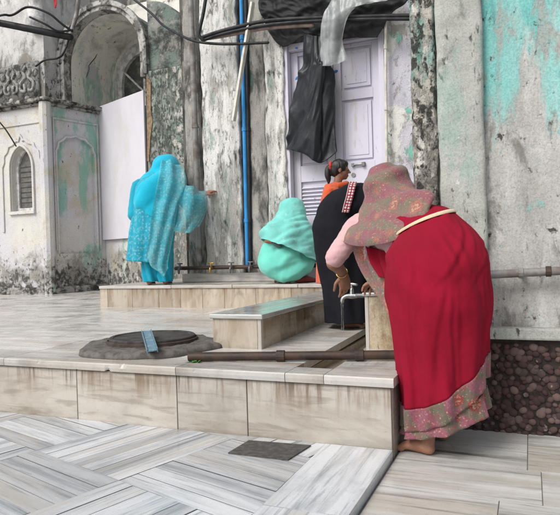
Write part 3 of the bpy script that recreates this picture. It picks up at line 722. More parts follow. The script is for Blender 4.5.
h = MB(); a = onY(352, 165, WY + 0.03); h.tube([a, a + V((0.12, 0, 0))], [0.009, 0.009], 8, 2); h.box(a.x + 0.1, a.x + 0.13, WY + 0.02, WY + 0.05, a.z - 0.02, a.z + 0.02); h.box(a.x - 0.005, a.x + 0.02, WY + 0.02, WY + 0.05, a.z - 0.015, a.z + 0.015)
h.build('latch', iron, door)
h = MB(); a = onY(353.5, 175, WY + 0.048); h.tube([a + V((0, -0.006, 0)), a + V((0, 0.004, 0))], [0.022, 0.022], 12, 1, round_ends=False); h.build('padlock_ring', iron, door)
M['blue_paint'] = plain('blue paint dabs', (0.05, 0.20, 0.55), 0.6)
h = MB()
for px, py, r in ((309, 48, .02), (296.5, 48, .014), (297, 78, .02), (335, 71, .02), (332.5, 73, .012)):
    a = onY(px, py, WY - 0.047 if px < 300 else WY + 0.03)
    if px > 300: a.y = WY + 0.049 if py > 60 else WY - 0.02
    h = MB(); h.ell(a, r * 1.3, 0.002, r * 0.8, (V((0.9, 0, RND.uniform(-.5, .5))).normalized(), V((0, 1, 0)), Z), 7, 5); h.build('paint_mark', M['blue_paint'], door)

# --- right wing: pilasters, stained wall, ledge, pebble base
RY = 3.07
M['r_wall'] = plaster('stained green-white wall', (0.52, 0.515, 0.49), [
    ((0.56, 0.55, 0.53), (4, 4, 1.6), 0.52, 0.06, {'h': 0.3}),
    ((0.34, 0.33, 0.31), (5, 5, 1.0), 0.53, 0.12, {'op': 0.8}),
    ((0.13, 0.43, 0.42), (3.2, 3.2, 0.9), 0.46, 0.11, {'z': (1.0, 2.0), 'zw': 0.27, 'h': 0.2, 'loc': 4, 'op': 0.75}),
    ((0.08, 0.30, 0.29), (9, 9, 2.2), 0.53, 0.06, {'z': (1.45, 2.0), 'zw': 0.22, 'h': 0.2, 'loc': 14, 'op': 0.8}),
    ((0.20, 0.60, 0.56), (5, 5, 1.1), 0.50, 0.06, {'z': (1.0, 1.75), 'zw': 0.20, 'h': 0.3, 'loc': 9, 'op': 0.65}),
    ((0.36, 0.35, 0.33), (11, 11, 4), 0.55, 0.06, {'z': (1.3, 1.9), 'zw': 0.1, 'op': 0.8}),
    ((0.20, 0.48, 0.45), (8, 8, 6), 0.625, 0.04, {'h': 0.2, 'op': 0.8}),
    ((0.24, 0.23, 0.21), (8, 8, 3.0), 0.575, 0.06, {'z': (1.8, 1.4), 'zw': 0.12}),
    ((0.66, 0.65, 0.66), (11, 11, 8), 0.66, 0.03, {'h': 0.5}),
    ((0.07, 0.068, 0.06), (17, 17, 12), 0.63, 0.04, {})], 0.45, (0.43, 0.425, 0.40))
M['r_pil'] = plaster('grey pilaster render', (0.45, 0.455, 0.42), [
    ((0.48, 0.50, 0.45), (3, 3, 1.4), 0.54, 0.07, {}), ((0.24, 0.235, 0.21), (7, 7, 3), 0.53, 0.07, {'z': (1.3, 1.9), 'zw': 0.16}),
    ((0.10, 0.095, 0.085), (20, 20, 9), 0.625, 0.04, {}), ((0.28, 0.40, 0.35), (5, 5, 2), 0.60, 0.05, {'op': 0.6}), ((0.6, 0.6, 0.58), (22, 22, 16), 0.66, 0.03, {'h': 0.4})], 0.4, (0.38, 0.385, 0.355))
M['r_strip'] = plaster('broken strip render', (0.48, 0.45, 0.40), [
    ((0.62, 0.59, 0.54), (7, 7, 4), 0.52, 0.04, {'h': 0.4}), ((0.12, 0.38, 0.32), (9, 9, 2), 0.52, 0.07, {'z': (1.45, 1.85), 'zw': 0.2, 'op': 0.8}),
    ((0.28, 0.26, 0.23), (14, 14, 7), 0.50, 0.08, {'z': (1.75, 1.3), 'zw': 0.14, 'h': -0.5}), ((0.08, 0.078, 0.07), (30, 30, 18), 0.57, 0.05, {'h': -0.5})], 1.1)
w = MB(); w.box(-0.19, 5.0, RY, 7.2, -0.05, 5.0); w.build('side_wall', M['r_wall'], BW)
w = MB(); w.box(-0.50, -0.191, RY + 0.04, 7.2, -0.05, 5.0); w.build('side_wall', M['r_pil'], BW)
PYY = RY - 0.05
rough_box(wx(440, PYY), wx(486, PYY), PYY, RY + 0.05, 0.58, 5.0, 'pilaster', M['r_pil'], 0.007, 0.015)
rough_box(wx(414, RY + 0.0), wx(440, RY), RY, RY + 0.3, 0.3, 5.0, 'pilaster', M['r_strip'], 0.010, 0.02)
lz0, lz1 = wz(520, 340, RY - 0.05), wz(520, 328, RY - 0.05)
w = MB(); w.box(-0.5, 5.0, RY - 0.06, RY + 0.1, lz0, lz1); w.build('stone_band', M['r_pil'], BW, 0.01)
# pebble facing: every pebble real, one mesh
w = MB(); z = -0.03; row = 0
while z < lz0 - 0.012:
    x = -0.52 + (0.022 if row % 2 else 0)
    while x < 2.2:
        k_ = RND.choice((0.75, 0.9, 1.0, 1.1, 1.2)); rx = RND.uniform(0.017, 0.023) * k_; w.cs = RND.random(); an = RND.uniform(-0.9, 0.9)
        w.ell((x + RND.uniform(-.012, .012), RY - 0.0185 + RND.uniform(-.002, .002), z + RND.uniform(-.011, .011)), rx, RND.uniform(0.009, 0.0125), rx * RND.uniform(0.68, 0.95), (V((math.cos(an), 0, math.sin(an))), V((0, 1, 0)), V((-math.sin(an), 0, math.cos(an)))), seg=9, n=6)
        x += 0.0345
    z += 0.029; row += 1
t = NT('brown pebbles', 0.8, 0.2); sd = t.seed(); p = t.pos()
cpb = t.ramp(sd, [(0.0, (0.050, 0.030, 0.029)), (0.4, (0.072, 0.043, 0.041)), (0.75, (0.10, 0.064, 0.058)), (1.0, (0.15, 0.105, 0.095))])
cpb = t.mix(t.ss(t.noise(p, 7, 6), 0.50, 0.7, 0, 0.75), cpb, (0.05, 0.043, 0.037)); cpb = t.mix(t.ss(t.noise(p, 30, 4), 0.62, 0.72, 0, 0.7), cpb, (0.36, 0.33, 0.30))
t.col(cpb); t.bump(t.noise(p, 160, 4), 0.25, 0.003); M['pebble'] = t.m
w.build('pebble_facing', M['pebble'], BW, smooth=True)
w = MB(); w.box(-0.52, 5.0, RY - 0.018, RY + 0.06, -0.05, lz0 - 0.002); w.build('pebble_bed', plain('pebble mortar', (0.04, 0.03, 0.027), 0.9, 0, 0.3, 30, 0.4), BW)

# white board in front of the arch
tb = M['board']; bz0_, bz1_ = wz(115, 239, 7.3), wz(128, 98, 7.3)
w = MB(); w.box(0.0, LB - 0.02, 0.03, 0.055, 0, bz1_ - bz0_, M=Matrix.Translation((0, 0, bz0_)) @ MB_)
tag(w.build('white_board', tb, None, 0.004), 'tall plain white board closing the lower part of the hooded arch', 'board')
# ------------------------------------------------------------------ pipes, cables, sheets, manhole
M['rust'] = plain('rusty dark pipe', (0.040, 0.030, 0.027), 0.5, 0.1, 0.4, 12, 0.4, (0.075, 0.045, 0.032))
M['greypipe'] = plain('grey painted pipe', (0.26, 0.255, 0.25), 0.6, 0.1, 0.3, 10, 0.2, (0.15, 0.12, 0.10))
M['black'] = plain('black rubber cable', (0.022, 0.023, 0.026), 0.5, 0, 0.3)
M['bluepipe'] = plain('blue plastic pipe', (0.035, 0.27, 0.62), 0.35, 0, 0.12, 8, 0.05, (0.03, 0.20, 0.45))
M['chrome'] = plain('worn chrome', (0.50, 0.50, 0.50), 0.28, 1.0, 0.3)
M['brass'] = plain('old brass', (0.50, 0.33, 0.10), 0.35, 0.9)
M['whiteplastic'] = plain('yellowed white plastic', (0.66, 0.64, 0.57), 0.5, 0, 0.15)

def pipe(name, pts, r, m, label, cat, clips=None, seg=12, sub=6):
    w = MB(); w.tube(pts, [r] * len(pts), seg, sub); o = w.build(name, m, None, smooth=True); tag(o, label, cat)
    return o
# long dark pipe lying on the terrace
p0, p1 = at(197, 352, 3.08), at(402, 353.5, 2.925)
p0.z = zf(p0.y) + 0.028; p1.z = zf(p1.y) + 0.03
pp = thing('drain_pipe', 'rusty dark iron pipe lying across the terrace in front of the washing bench', 'pipe', p0)
w = MB(); w.tube([p0 - (p1 - p0) * 0.02, p0, lerp(p0, p1, .5), p1, p1 + V((0.06, 0.02, 0))], [0.022, 0.023, 0.022, 0.023, 0.022], 14, 8); w.build('tube', M['rust'], pp, smooth=True)
for q in (0.80, 0.985, 0.42):
    w = MB(); c_ = lerp(p0, p1, q); d_ = (p1 - p0).normalized() * 0.022; w.tube([c_ - d_, c_ + d_], [0.0285, 0.0285], 14, 1, round_ends=False); w.build('coupling', M['rust'], pp, 0.003)
# pipe with taps along the wall over the ledge
a, b_ = onY(176, 267.5, WY - 0.16), onY(334, 266, WY - 0.16); a.z = b_.z = (a.z + b_.z) / 2
pp = thing('wall_pipe', 'dark iron water pipe with small taps along the foot of the wall above the ledge', 'pipe', a)
w = MB(); w.tube([a, lerp(a, b_, .5), b_], [0.021] * 3, 12, 4); w.build('tube', M['rust'], pp, smooth=True)
def small_tap(p, m):
    w = MB(); w.tube([p, p + V((0, -0.05, 0.0)), p + V((0, -0.065, -0.015)), p + V((0, -0.065, -0.05))], [0.013, 0.013, 0.013, 0.011], 10, 4)
    w.tube([p + V((0, -0.04, 0)), p + V((0, -0.04, 0.045))], [0.009, 0.009], 8, 2); w.tube([p + V((-0.028, -0.04, 0.05)), p + V((0.028, -0.04, 0.05))], [0.007, 0.007], 8, 2)
    w.build('tap', m, pp, smooth=True)
for q, mm in ((213, 'brass'), (233, 'iron'), (252, 'iron'), (182, 'iron')): small_tap(onY(q, 267, WY - 0.17).xyz * 1.0 + V((0, 0, a.z - onY(q, 267, WY - 0.17).z)), M[mm])
for q in (195, 228, 262, 310):
    c_ = onY(q, 267, WY - 0.16); w = MB(); w.box(c_.x - 0.02, c_.x + 0.02, WY - 0.135, WY - 0.06, a.z - 0.012, a.z + 0.012); w.build('bracket', M['rust'], pp, 0.003)
# pipe on the right wall
a, b_ = onY(484, 275, RY - 0.075), onY(575, 270, RY - 0.075)
pp = thing('wall_pipe', 'grey pipe running level along the stained wall at the right, behind the woman in red', 'pipe', a)
b2 = b_ + (b_ - a) * 3
w = MB(); w.tube([a - (b_ - a) * 0.3, a, b_, b2], [0.0195] * 4, 12, 4); w.build('tube', M['greypipe'], pp, smooth=True)
for q in (0.42, 0.72): w = MB(); c_ = lerp(a, b_, q); w.tube([c_ - V((0.012, 0, 0)), c_ + V((0.012, 0, 0))], [0.0245] * 2, 12, 1, round_ends=False); w.build('clamp', M['rust'] if q > .5 else M['greypipe'], pp, 0.002)
for q in (0.42, 0.95): w = MB(); c_ = lerp(a, b_, q); w.box(c_.x - 0.012, c_.x + 0.012, c_.y + 0.015, RY - 0.002, c_.z - 0.008, c_.z + 0.008); w.build('bracket', M['greypipe'], pp)
# vertical pipes
def vpipe(px, py0, py1, off, r, m, label, wob=0.0, px2=None):
    a = onY(px, py0, WY - off); b_ = onY(px2 or px, py1, WY - off)
    pts = [b_ + (a - b_) * (k / 6) + V((wob * noise.noise(V((px, k, 0))), 0, 0)) for k in range(7)]
    root = thing('downpipe', label, 'pipe', b_, 'upright pipes on the wall')
    w = MB(); w.tube(pts + [pts[-1] + V((0, 0, 0.8))], [r] * 8, 12, 4); w.build('tube', m, root, smooth=True)
    for q in (1, 3, 5):
        w = MB(); c_ = pts[q]; w.tube([c_ - V((0, 0, .02)), c_ + V((0, 0, .02))], [r + 0.005] * 2, 12, 1, round_ends=False); w.box(c_.x - 0.008, c_.x + 0.008, c_.y, WY - 0.02 if px > 300 else WY - 0.02, c_.z - 0.01, c_.z + 0.01)
        w.build('bracket', m, root)
vpipe(190.5, -8, 260, 0.09, 0.030, M['greypipe'], 'old grey downpipe on the wall just right of the woman in turquoise', 0, 199.5)
vpipe(241, -8, 266, 0.08, 0.021, M['bluepipe'], 'bright blue plastic pipe running down the dark joint between the pilasters', 0.01, 247.5)
vpipe(245.8, -8, 266, 0.06, 0.024, M['black'], 'dark pipe right beside the bright blue pipe on the wall', 0.01, 250.5)
vpipe(385.5, 16, 200, 0.07, 0.014, M['whiteplastic'], 'thin pale conduit along the right edge of the tall door', 0.005, 387)
# slanting white batten
a, b_ = onY(252.5, 2, WY - 0.26), onY(233.5, 121, WY - 0.16)
w = MB(); d_ = (b_ - a); Mx = Matrix.Translation(a) @ d_.to_track_quat('Z', 'Y').to_matrix().to_4x4()
w.box(-0.021, 0.021, -0.016, 0.016, 0, d_.length, M=Mx)
tag(w.build('batten', M['whiteplastic'], None, 0.004), 'slim white plastic batten hanging aslant over the blue pipe', 'batten')

def cable(pts, r, label, m='black', name='cable'):
    w = MB(); w.tube(pts, [r] * len(pts), 8, 8); tag(w.build(name, M[m], None, smooth=True), label, 'cable', 'cables and wires strung along the walls')
Yc = WY - 0.25
def yl(L, dy=0.0): return [onY(p[0], p[1] + dy, (p[2] if len(p) > 2 else Yc)) for p in L]
cable(yl([(203, 37), (225, 30), (262, 21.5), (300, 18.5), (360, 16.5), (412, 15.5), (450, 15), (475, 15)]), 0.020, 'thick black cable, uppermost of the bundle crossing above the door')
cable(yl([(203, 40), (225, 33), (262, 25.5), (300, 21.5), (360, 19), (412, 18.5), (450, 18), (475, 18)], 0.3), 0.017, 'second black cable of the bundle crossing above the door')
M['pink_conduit'] = plain('faded pink conduit', (0.34, 0.25, 0.22), 0.7)
cable(yl([(202, 39, Yc + .04), (225, 35.5, Yc + .04), (262, 28.5, Yc + .04), (290, 26, Yc + .04), (312, 25, Yc + .04)]), 0.022, 'faded pinkish conduit under the black cable bundle left of the door', 'pink_conduit')
cable([at(95, -50, 8.4), at(122, -12, 7.7), at(150, 12, 7.5), at(163, 25, 7.2), at(180, 35, 6.5), onY(197, 41.5, Yc - .02), onY(225, 44, Yc - .02), onY(268, 42.5, Yc + .02)], 0.014, 'black cable sagging from the hooded arch across to the mossy pilaster')
cable([at(207, -10, 6.1), at(203, 15, 6.1), at(199, 33, 6.1), at(203, 40, 6.1)], 0.018, 'short black cable coming down to the left end of the cable bundle')
cable([V((-9.4, 6.95, 4.28)), at(-20, 20, 8.4), at(0, 23, 8.35), at(30, 29, 8.35), at(55, 34, 8.4), at(70, 37, 8.45)], 0.05, 'thick dark pipe-like cable across the upper wall at the far left')
cable([V((-9.4, 6.95, 4.36)), at(-10, 19, 8.3), at(12, 15, 8.25), at(28, 7, 8.3), at(48, 13, 8.3), at(62, 24, 8.35), at(72, 31, 8.4)], 0.016, 'thin loose wire looping over the thick cable at the far left')
cable([at(30, 17, 8.3), at(45, 24, 8.3), at(58, 31, 8.35), at(72, 30, 8.4)], 0.014, 'thin wire drooping behind the finial at the far left')
cable([at(36, 66, 8.3), at(45, 60, 8.3), at(58, 58, 8.3), at(64, 52, 8.4), at(70, 36, 8.45)], 0.014, 'thin wire hooked over the carved frieze at the far left')
cable([at(-60, 37, 8.5), at(-30, 80, 8.42), at(-5, 116, 8.36), at(6, 130, 8.35), at(16, 146, 8.35)], 0.010, 'thin wire running down to the tip of the small arched window')
cable([at(80, -60, 8.8), at(80, -12, 8.6), at(78, 2, 8.6), at(76, 16, 8.62), at(70, 36, 8.5)], 0.03, 'thick grey cable dropping beside the top of the hooded arch', 'greypipe')
# red rag by the wires
M['redrag'] = plain('red cloth', (0.45, 0.03, 0.03), 0.8)
tag(sheet('rag', [[at(53, -2, 8.3), at(56, -2, 8.28)], [at(54, 3, 8.3), at(57, 2, 8.28)], [at(54.5, 8, 8.3), at(56, 8, 8.3)]], M['redrag'], None, 6, 8), 'scrap of red cloth hanging by the wires at the far left', 'rag')

# sheets over and on the door
def cloth_mat(name, c, rough=0.55, wave=30, spec=0.3, c2=None):
    t = NT(name, rough, spec); p = t.obj(); t.col(t.mix(t.ss(t.noise(p, 6, 6), 0.35, 0.7), c, c2 or tuple(x * 0.6 for x in c)))
    t.bump(t.noise(p, wave, 5, 0.6), 0.5, 0.01); return t.m
M['tarp'] = cloth_mat('dark tarpaulin', (0.020, 0.021, 0.023), 0.65, 18)
M['coat'] = cloth_mat('dark waterproof cloth', (0.022, 0.025, 0.030), 0.4, 14)
def crumple(a, f, a2=0.0):
    def g(p, n, u=0, v=0): return n * (a * (abs(noise.noise(V((p.x * f, p.y * f, p.z * f * 0.45)))) * 2 - 0.5) + a2 * noise.noise(p * f * 3))
    return g
tag(sheet('tarpaulin', [[onY(262, -12, 5.60), onY(285, -10, 5.58), onY(310, -12, 5.58), onY(330, -12, 5.6), onY(360, -12, 5.58), onY(412, -12, 5.60)],
                        [onY(258, 4, 5.62), onY(280, 3, 5.60), onY(310, 5, 5.59), onY(335, 4, 5.62), onY(365, 4, 5.59), onY(407, 2, 5.62)],
                        [onY(264, 20, 5.64), onY(282, 22, 5.63), onY(308, 18, 5.62), onY(332, 20, 5.64), onY(360, 18, 5.62), onY(391, 14, 5.64)],
                        [onY(268, 30, 5.65), onY(284, 47, 5.65), onY(308, 34, 5.65), onY(334, 40, 5.66), onY(354, 38, 5.65), onY(378, 38, 5.65)]],
          M['tarp'], None, 90, 50, 0.004, lambda p, n, u, v: n * (0.05 * (0.35 - abs(noise.noise(V((p.x * 4, p.y * 4, p.z * 7))))) + 0.035 * (0.3 - abs(noise.noise(V((p.x * 11 + p.z * 6, 3, p.z * 13))))) + 0.008 * noise.noise(p * 30))), 'crumpled black tarpaulin bunched over the top of the tall door', 'tarpaulin')
t = NT('milky plastic sheet', 0.3, 0.5); p = t.obj(); t.col(t.mix(t.ss(t.noise(p, 7, 6), 0.4, 0.65), (0.42, 0.44, 0.44), (0.26, 0.28, 0.28)))
t.b.inputs['Alpha'].default_value = 0.72; t.bump(t.noise(p, 20, 4), 0.4, 0.01); M['milky'] = t.m
tag(sheet('plastic_sheet', [[onY(340, -12, 5.47), onY(365, -14, 5.45), onY(405, -14, 5.46)], [onY(331, 1, 5.44), onY(350, 2, 5.42), onY(392, -2, 5.44)], [onY(323, 14, 5.42), onY(337, 15, 5.40), onY(354, 9, 5.42)],
                            [onY(320, 38, 5.45), onY(333, 40, 5.42), onY(343, 38, 5.46)], [onY(320, 66, 5.47), onY(332, 65, 5.44), onY(348, 60, 5.48)]],
          M['milky'], None, 30, 50, 0.0, crumple(0.035, 7, 0.006)), 'milky translucent plastic sheet hanging over the cables above the door', 'plastic sheet')
def coat_disp(p, n, u, v):
    a = math.sin(u * 6.5 + v * 2.6 + 2.2 * noise.noise(V((u * 1.6, v * 1.7, 3)))); b = noise.noise(V((u * 3.5 + v * 3, v * 3.2 - u * 2, 1)))
    return n * ((0.055 * (0.3 + v) * (abs(a) - 0.5)) + 0.05 * (0.25 - abs(b)) + 0.03 * (0.2 - abs(noise.noise(V((u * 6 + v * 6, v * 3 - u * 5, 7))))) + 0.008 * noise.noise(V((u * 9 + v * 4, v * 8, 0))))
tag(sheet('dark_coat', [[onY(303, 33, 5.62), onY(310, 35, 5.58), onY(317, 36, 5.55), onY(322, 36, 5.6)],
                        [onY(304, 62, 5.64), onY(312, 60, 5.56), onY(320, 62, 5.50), onY(324, 64, 5.6)],
                        [onY(298, 80, 5.66), onY(311, 78, 5.54), onY(323, 66, 5.50), onY(330, 66, 5.62)],
                        [onY(293, 104, 5.68), onY(308, 104, 5.54), onY(322, 94, 5.54), onY(334, 88, 5.65)],
                        [onY(289, 130, 5.69), onY(305, 132, 5.56), onY(321, 128, 5.55), onY(333, 120, 5.66)],
                        [onY(286, 149, 5.69), onY(303, 153, 5.58), onY(320, 163, 5.57), onY(336, 152, 5.66)]], M['coat'], None, 80, 100, 0.006, coat_disp), 'dark grey waterproof coat hanging on the front of the tall door', 'coat')

# manhole: concrete mound, iron cover, blue strap plate
mc = V((-2.10, 3.02, 0)); 
M['mound'] = plain('rough dark concrete', (0.15, 0.135, 0.12), 0.95, 0, 0.35, 18, 0.9, (0.075, 0.068, 0.06))
w = MB(); R = []
out = []
for i in range(64):
    a = 2 * math.pi * i / 64
    r = 0.43 + 0.07 * noise.noise(V((math.cos(a) * 1.5, math.sin(a) * 1.5, 2)))
    out.append((a, r))
for q, hh in ((1.0, -0.01), (0.985, 0.018), (0.94, 0.03), (0.8, 0.036), (0.55, 0.04), (0.3, 0.04), (0.05, 0.04)):
    R.append([V((mc.x + r * q * math.cos(a), mc.y + r * q * 0.95 * math.sin(a), zf(mc.y) + hh + (0.012 * noise.fractal(V((r * q * math.cos(a) * 9, r * q * math.sin(a) * 9, 1)), 0.8, 2, 4) if hh > 0 else 0))) for a, r in out])
w.rings(R)
tag(w.build('concrete_mound', M['mound'], None, smooth=True), 'rough dark concrete mound on the terrace, carrying the round manhole cover', 'mound')
M['castiron'] = plain('dark cast iron', (0.070, 0.064, 0.060), 0.8, 0.1, 0.35, 14, 0.5, (0.04, 0.036, 0.033))
cz = zf(mc.y) + 0.052
MC = thing('manhole_cover', 'round dark iron manhole cover on the rough concrete mound', 'manhole cover', (mc.x, mc.y, cz))
w = MB(); cr_ = 0.255
w.rings([[V((mc.x + r * math.cos(2 * math.pi * k / 48), mc.y + r * math.sin(2 * math.pi * k / 48), cz + z)) for k in range(48)] for r, z in ((cr_, -0.012), (cr_, 0.016), (cr_ - 0.006, 0.02), (cr_ - 0.025, 0.02), (cr_ - 0.03, 0.015), (0.01, 0.017))])
w.build('lid', M['castiron'], MC)
w = MB(); w.rings([[V((mc.x + r * math.cos(2 * math.pi * k / 48), mc.y + r * math.sin(2 * math.pi * k / 48), cz + z)) for k in range(48)] for r, z in ((cr_ + 0.014, -0.02), (cr_ + 0.013, 0.002), (cr_ + 0.006, 0.006), (cr_ + 0.004, -0.02))])
w.build('rim', plain('dull iron rim', (0.075, 0.055, 0.045), 0.85), MC)
a, b_ = at(146.5, 331.5, 3.52), at(152.5, 351, 3.15)
t = NT('blue painted plate', 0.5); p = t.uv(); n = t.noise(t.map(p, (60, 22, 1)), 1.0, 5)
t.col(t.mix(t.ss(n, 0.52, 0.62), (0.12, 0.22, 0.28), (0.32, 0.34, 0.34))); 
d_ = b_ - a; sx = V((1, 0.15, 0)).normalized(); nn = d_.cross(sx).normalized(); sx = nn.cross(d_).normalized()
Mx = Matrix(((sx.x, d_.normalized().x, nn.x, a.x), (sx.y, d_.normalized().y, nn.y, a.y), (sx.z, d_.normalized().z, nn.z, a.z), (0, 0, 0, 1)))
w = MB(); w.box(-0.024, 0.024, 0, d_.length, -0.004, 0.004, M=Mx); w.box(-0.029, -0.0241, 0.0, d_.length, -0.012, 0.012, M=Mx); w.box(0.0241, 0.029, 0, d_.length, -0.012, 0.012, M=Mx)
tag(w.build('metal_plate', t.m, None, 0.002), 'narrow blue painted metal plate lying over the front rim of the manhole cover', 'metal plate')
# green sprig
M['leaf'] = plain('green leaf', (0.06, 0.20, 0.03), 0.6)
w = MB(); b0 = at(194, 351, 3.06); b0.z = zf(b0.y) + 0.004
for k in range(16):
    a = RND.uniform(0, 6.28); e = RND.uniform(0.2, 0.9); d_ = V((math.cos(a) * math.cos(e), math.sin(a) * math.cos(e) * 0.5, math.sin(e) * 0.6)); L_ = RND.uniform(0.02, 0.05); s_ = V((-d_.y, d_.x, 0.2)).normalized() * 0.009
    q = b0 + V((RND.uniform(-.03, .03), RND.uniform(-.015, .015), 0)); w.quad(q, q + d_ * L_ * .5 + s_, q + d_ * L_, q + d_ * L_ * .5 - s_)
tag(w.build('weed', M['leaf'], None, fix=False), 'tiny green weed sprouting beside the concrete mound', 'plant')
# dark drain plate in the floor
q = [at(249, 440.5, 2.66), at(311, 445.5, 2.66), at(288, 460, 2.5), at(228, 453, 2.5)]
q = [CP + (p_ - CP) * ((CP.z - 0.004) / (CP.z - p_.z)) for p_ in q]
w = MB(); n_ = len(q); w.v = [(p_.x, p_.y, 0.001) for p_ in q] + [(p_.x, p_.y, 0.006) for p_ in q]; w.face((4, 5, 6, 7)); [w.face((i, (i + 1) % 4, 4 + (i + 1) % 4, 4 + i)) for i in range(4)]
M['slate'] = plain('dark slate', (0.06, 0.058, 0.055), 0.75, 0, 0.4, 40, 0.5, (0.11, 0.10, 0.09))
tag(w.build('drain_plate', M['slate']), 'dark square plate set in the pale floor at the foot of the terrace', 'drain cover')

# tap on the block with running water
tp = at(352, 296, 3.62)
TP = thing('water_tap', 'small chrome tap on a short pipe beside the stained marble block', 'tap', tp)
blk = V((PX0, tp.y, tp.z + 0.004))
w = MB(); w.tube([blk + V((0.01, 0.0, 0)), tp + V((0.025, 0, 0.002))], [0.0145, 0.0145], 12, 3)
w.tube([blk + V((0.0, 0, 0)), blk + V((-0.012, 0, 0))], [0.022, 0.022], 12, 1); w.build('pipe', M['iron'], TP, smooth=True); w = MB()
w.tube([tp + V((0.03, 0, 0)), tp, tp + V((-0.03, -0.01, 0.0)), tp + V((-0.052, -0.018, -0.012)), tp + V((-0.058, -0.02, -0.035))], [0.014, 0.018, 0.0135, 0.012, 0.0115], 12, 5)
w.tube([tp, tp + V((0, 0, 0.02)), tp + V((0, 0, 0.04))], [0.016, 0.013, 0.011], 12, 3)
w.build('spout', M['chrome'], TP, smooth=True)
w = MB(); w.tube([tp + V((0, 0, 0.035)), tp + V((0, 0, 0.066))], [0.007, 0.007], 10, 2); w.tube([tp + V((-0.03, 0.0, 0.068)), tp + V((0, 0, 0.072)), tp + V((0.03, 0.0, 0.068))], [0.008, 0.010, 0.008], 10, 4); w.build('handle', M['chrome'], TP, smooth=True)
t = NT('running water', 0.05, 0.5); t.col((0.9, 0.95, 1.0)); t.b.inputs['Transmission Weight'].default_value = 1; t.b.inputs['IOR'].default_value = 1.33; M['water'] = t.m
w = MB(); s0 = tp + V((-0.058, -0.02, -0.045))
w.tube([s0 + V((0.004 * noise.noise(V((k, 0, 0))), 0, -0.03 * k)) for k in range(6)], [0.008, 0.0065, 0.007, 0.006, 0.008, 0.009], 8, 3)
tag(w.build('water_stream', M['water'], None, smooth=True), 'thin stream of water falling from the chrome tap', 'water')
# ------------------------------------------------------------------ people
def skin_mat(name, c):
    t = NT(name, 0.55, 0.35); p = t.obj(); t.col(t.mix(t.ss(t.noise(p, 22, 5), 0.35, 0.7), c, tuple(x * 0.78 for x in c)))
    t.b.inputs['Subsurface Weight'].default_value = 0.08; t.b.inputs['Subsurface Radius'].default_value = (0.01, 0.004, 0.002); t.b.inputs['Subsurface Scale'].default_value = 1
    t.bump(t.noise(p, 130, 4), 0.12, 0.003); return t.m
M['skin'] = skin_mat('brown skin', (0.34, 0.165, 0.105)); M['skin_dark'] = skin_mat('darker brown skin', (0.24, 0.115, 0.075))
def gp(px, py, z):
    r = FW + RT * ((px - 280) / FPX) + UP * ((257.5 - py) / FPX); return CP + r * ((z - CP.z) / r.z)
def basis(d, n):
    d = d.normalized(); n = (n - d * n.dot(d)).normalized(); return d, n, n.cross(d)
def hand(mb, w, d, n, thumb, curl=(0.25, 0.3, 0.25), k=1.0, spread=0.10):
    """w wrist, d towards the fingers, n out of the back of the hand, thumb=+1/-1 the side it leaves from"""
    d, n, s = basis(d, n)
    mb.tube([w - d * 0.02 * k, w + d * 0.02 * k, w + d * 0.055 * k, w + d * 0.088 * k], [(0.024 * k, 0.018 * k), (0.034 * k, 0.017 * k), (0.040 * k, 0.015 * k), (0.037 * k, 0.012 * k)], 12, 4, side=s)
    for i, (o, L) in enumerate(((0.030, 0.068), (0.010, 0.078), (-0.010, 0.072), (-0.029, 0.056))):
        o *= thumb; p = w + d * (0.082 - 0.004 * abs(i - 1)) * k + s * o * k; fd = (d + s * (spread * o / 0.03)).normalized(); pts = [p]; fn = n
        for j, q in enumerate((0.45, 0.32, 0.23)):
            c = curl[j] + 0.06 * i; fd = (fd * math.cos(c) - fn * math.sin(c)).normalized(); fn = (fn - fd * fn.dot(fd)).normalized(); p = p + fd * L * q * k * 1.05; pts.append(p)
        mb.tube(pts, [0.0092 * k, 0.0086 * k, 0.008 * k, 0.0066 * k], 8, 3)
    p = w + d * 0.022 * k + s * thumb * 0.026 * k
    td = (d * 0.75 + s * thumb * 0.75 - n * 0.35).normalized(); t2 = (d * 0.95 + s * thumb * 0.25 - n * 0.3).normalized()
    mb.tube([p, p + td * 0.034 * k, p + td * 0.034 * k + t2 * 0.028 * k, p + td * 0.034 * k + t2 * 0.05 * k], [0.0125 * k, 0.0105 * k, 0.0095 * k, 0.0075 * k], 8, 3)
def foot(mb, ankle, heel, toe, k=1.0):
    """heel and toe tips on the ground"""
    d = toe - heel; L = d.length; d = d.normalized(); s = V((d.y, -d.x, 0)); u = Z
    mb.tube([ankle + u * 0.05 * k, ankle, heel + d * L * 0.16 + u * 0.033 * k], [0.034 * k, 0.032 * k, 0.031 * k], 12, 4)
    mb.tube([heel + d * L * 0.13 + u * 0.028 * k, heel + d * L * 0.35 + u * 0.036 * k, heel + d * L * 0.58 + u * 0.03 * k, heel + d * L * 0.78 + u * 0.019 * k], [(0.030 * k, 0.027 * k), (0.033 * k, 0.033 * k), (0.041 * k, 0.024 * k), (0.045 * k, 0.016 * k)], 12, 4, side=s)
    for i, o in enumerate((-0.034, -0.014, 0.004, 0.02, 0.035)):
        r = (0.0135, 0.0095, 0.009, 0.0085, 0.008)[i] * k; e = L * (0.99, 1.0, 0.975, 0.945, 0.90)[i]
        mb.tube([heel + d * L * 0.74 + s * o * k + u * 0.014 * k, heel + d * (e - 0.02 * k) + s * o * 1.05 * k + u * 0.013 * k, heel + d * (e - r) + s * o * 1.05 * k + u * 0.009 * k], [r, r, r * 0.95], 8, 3)
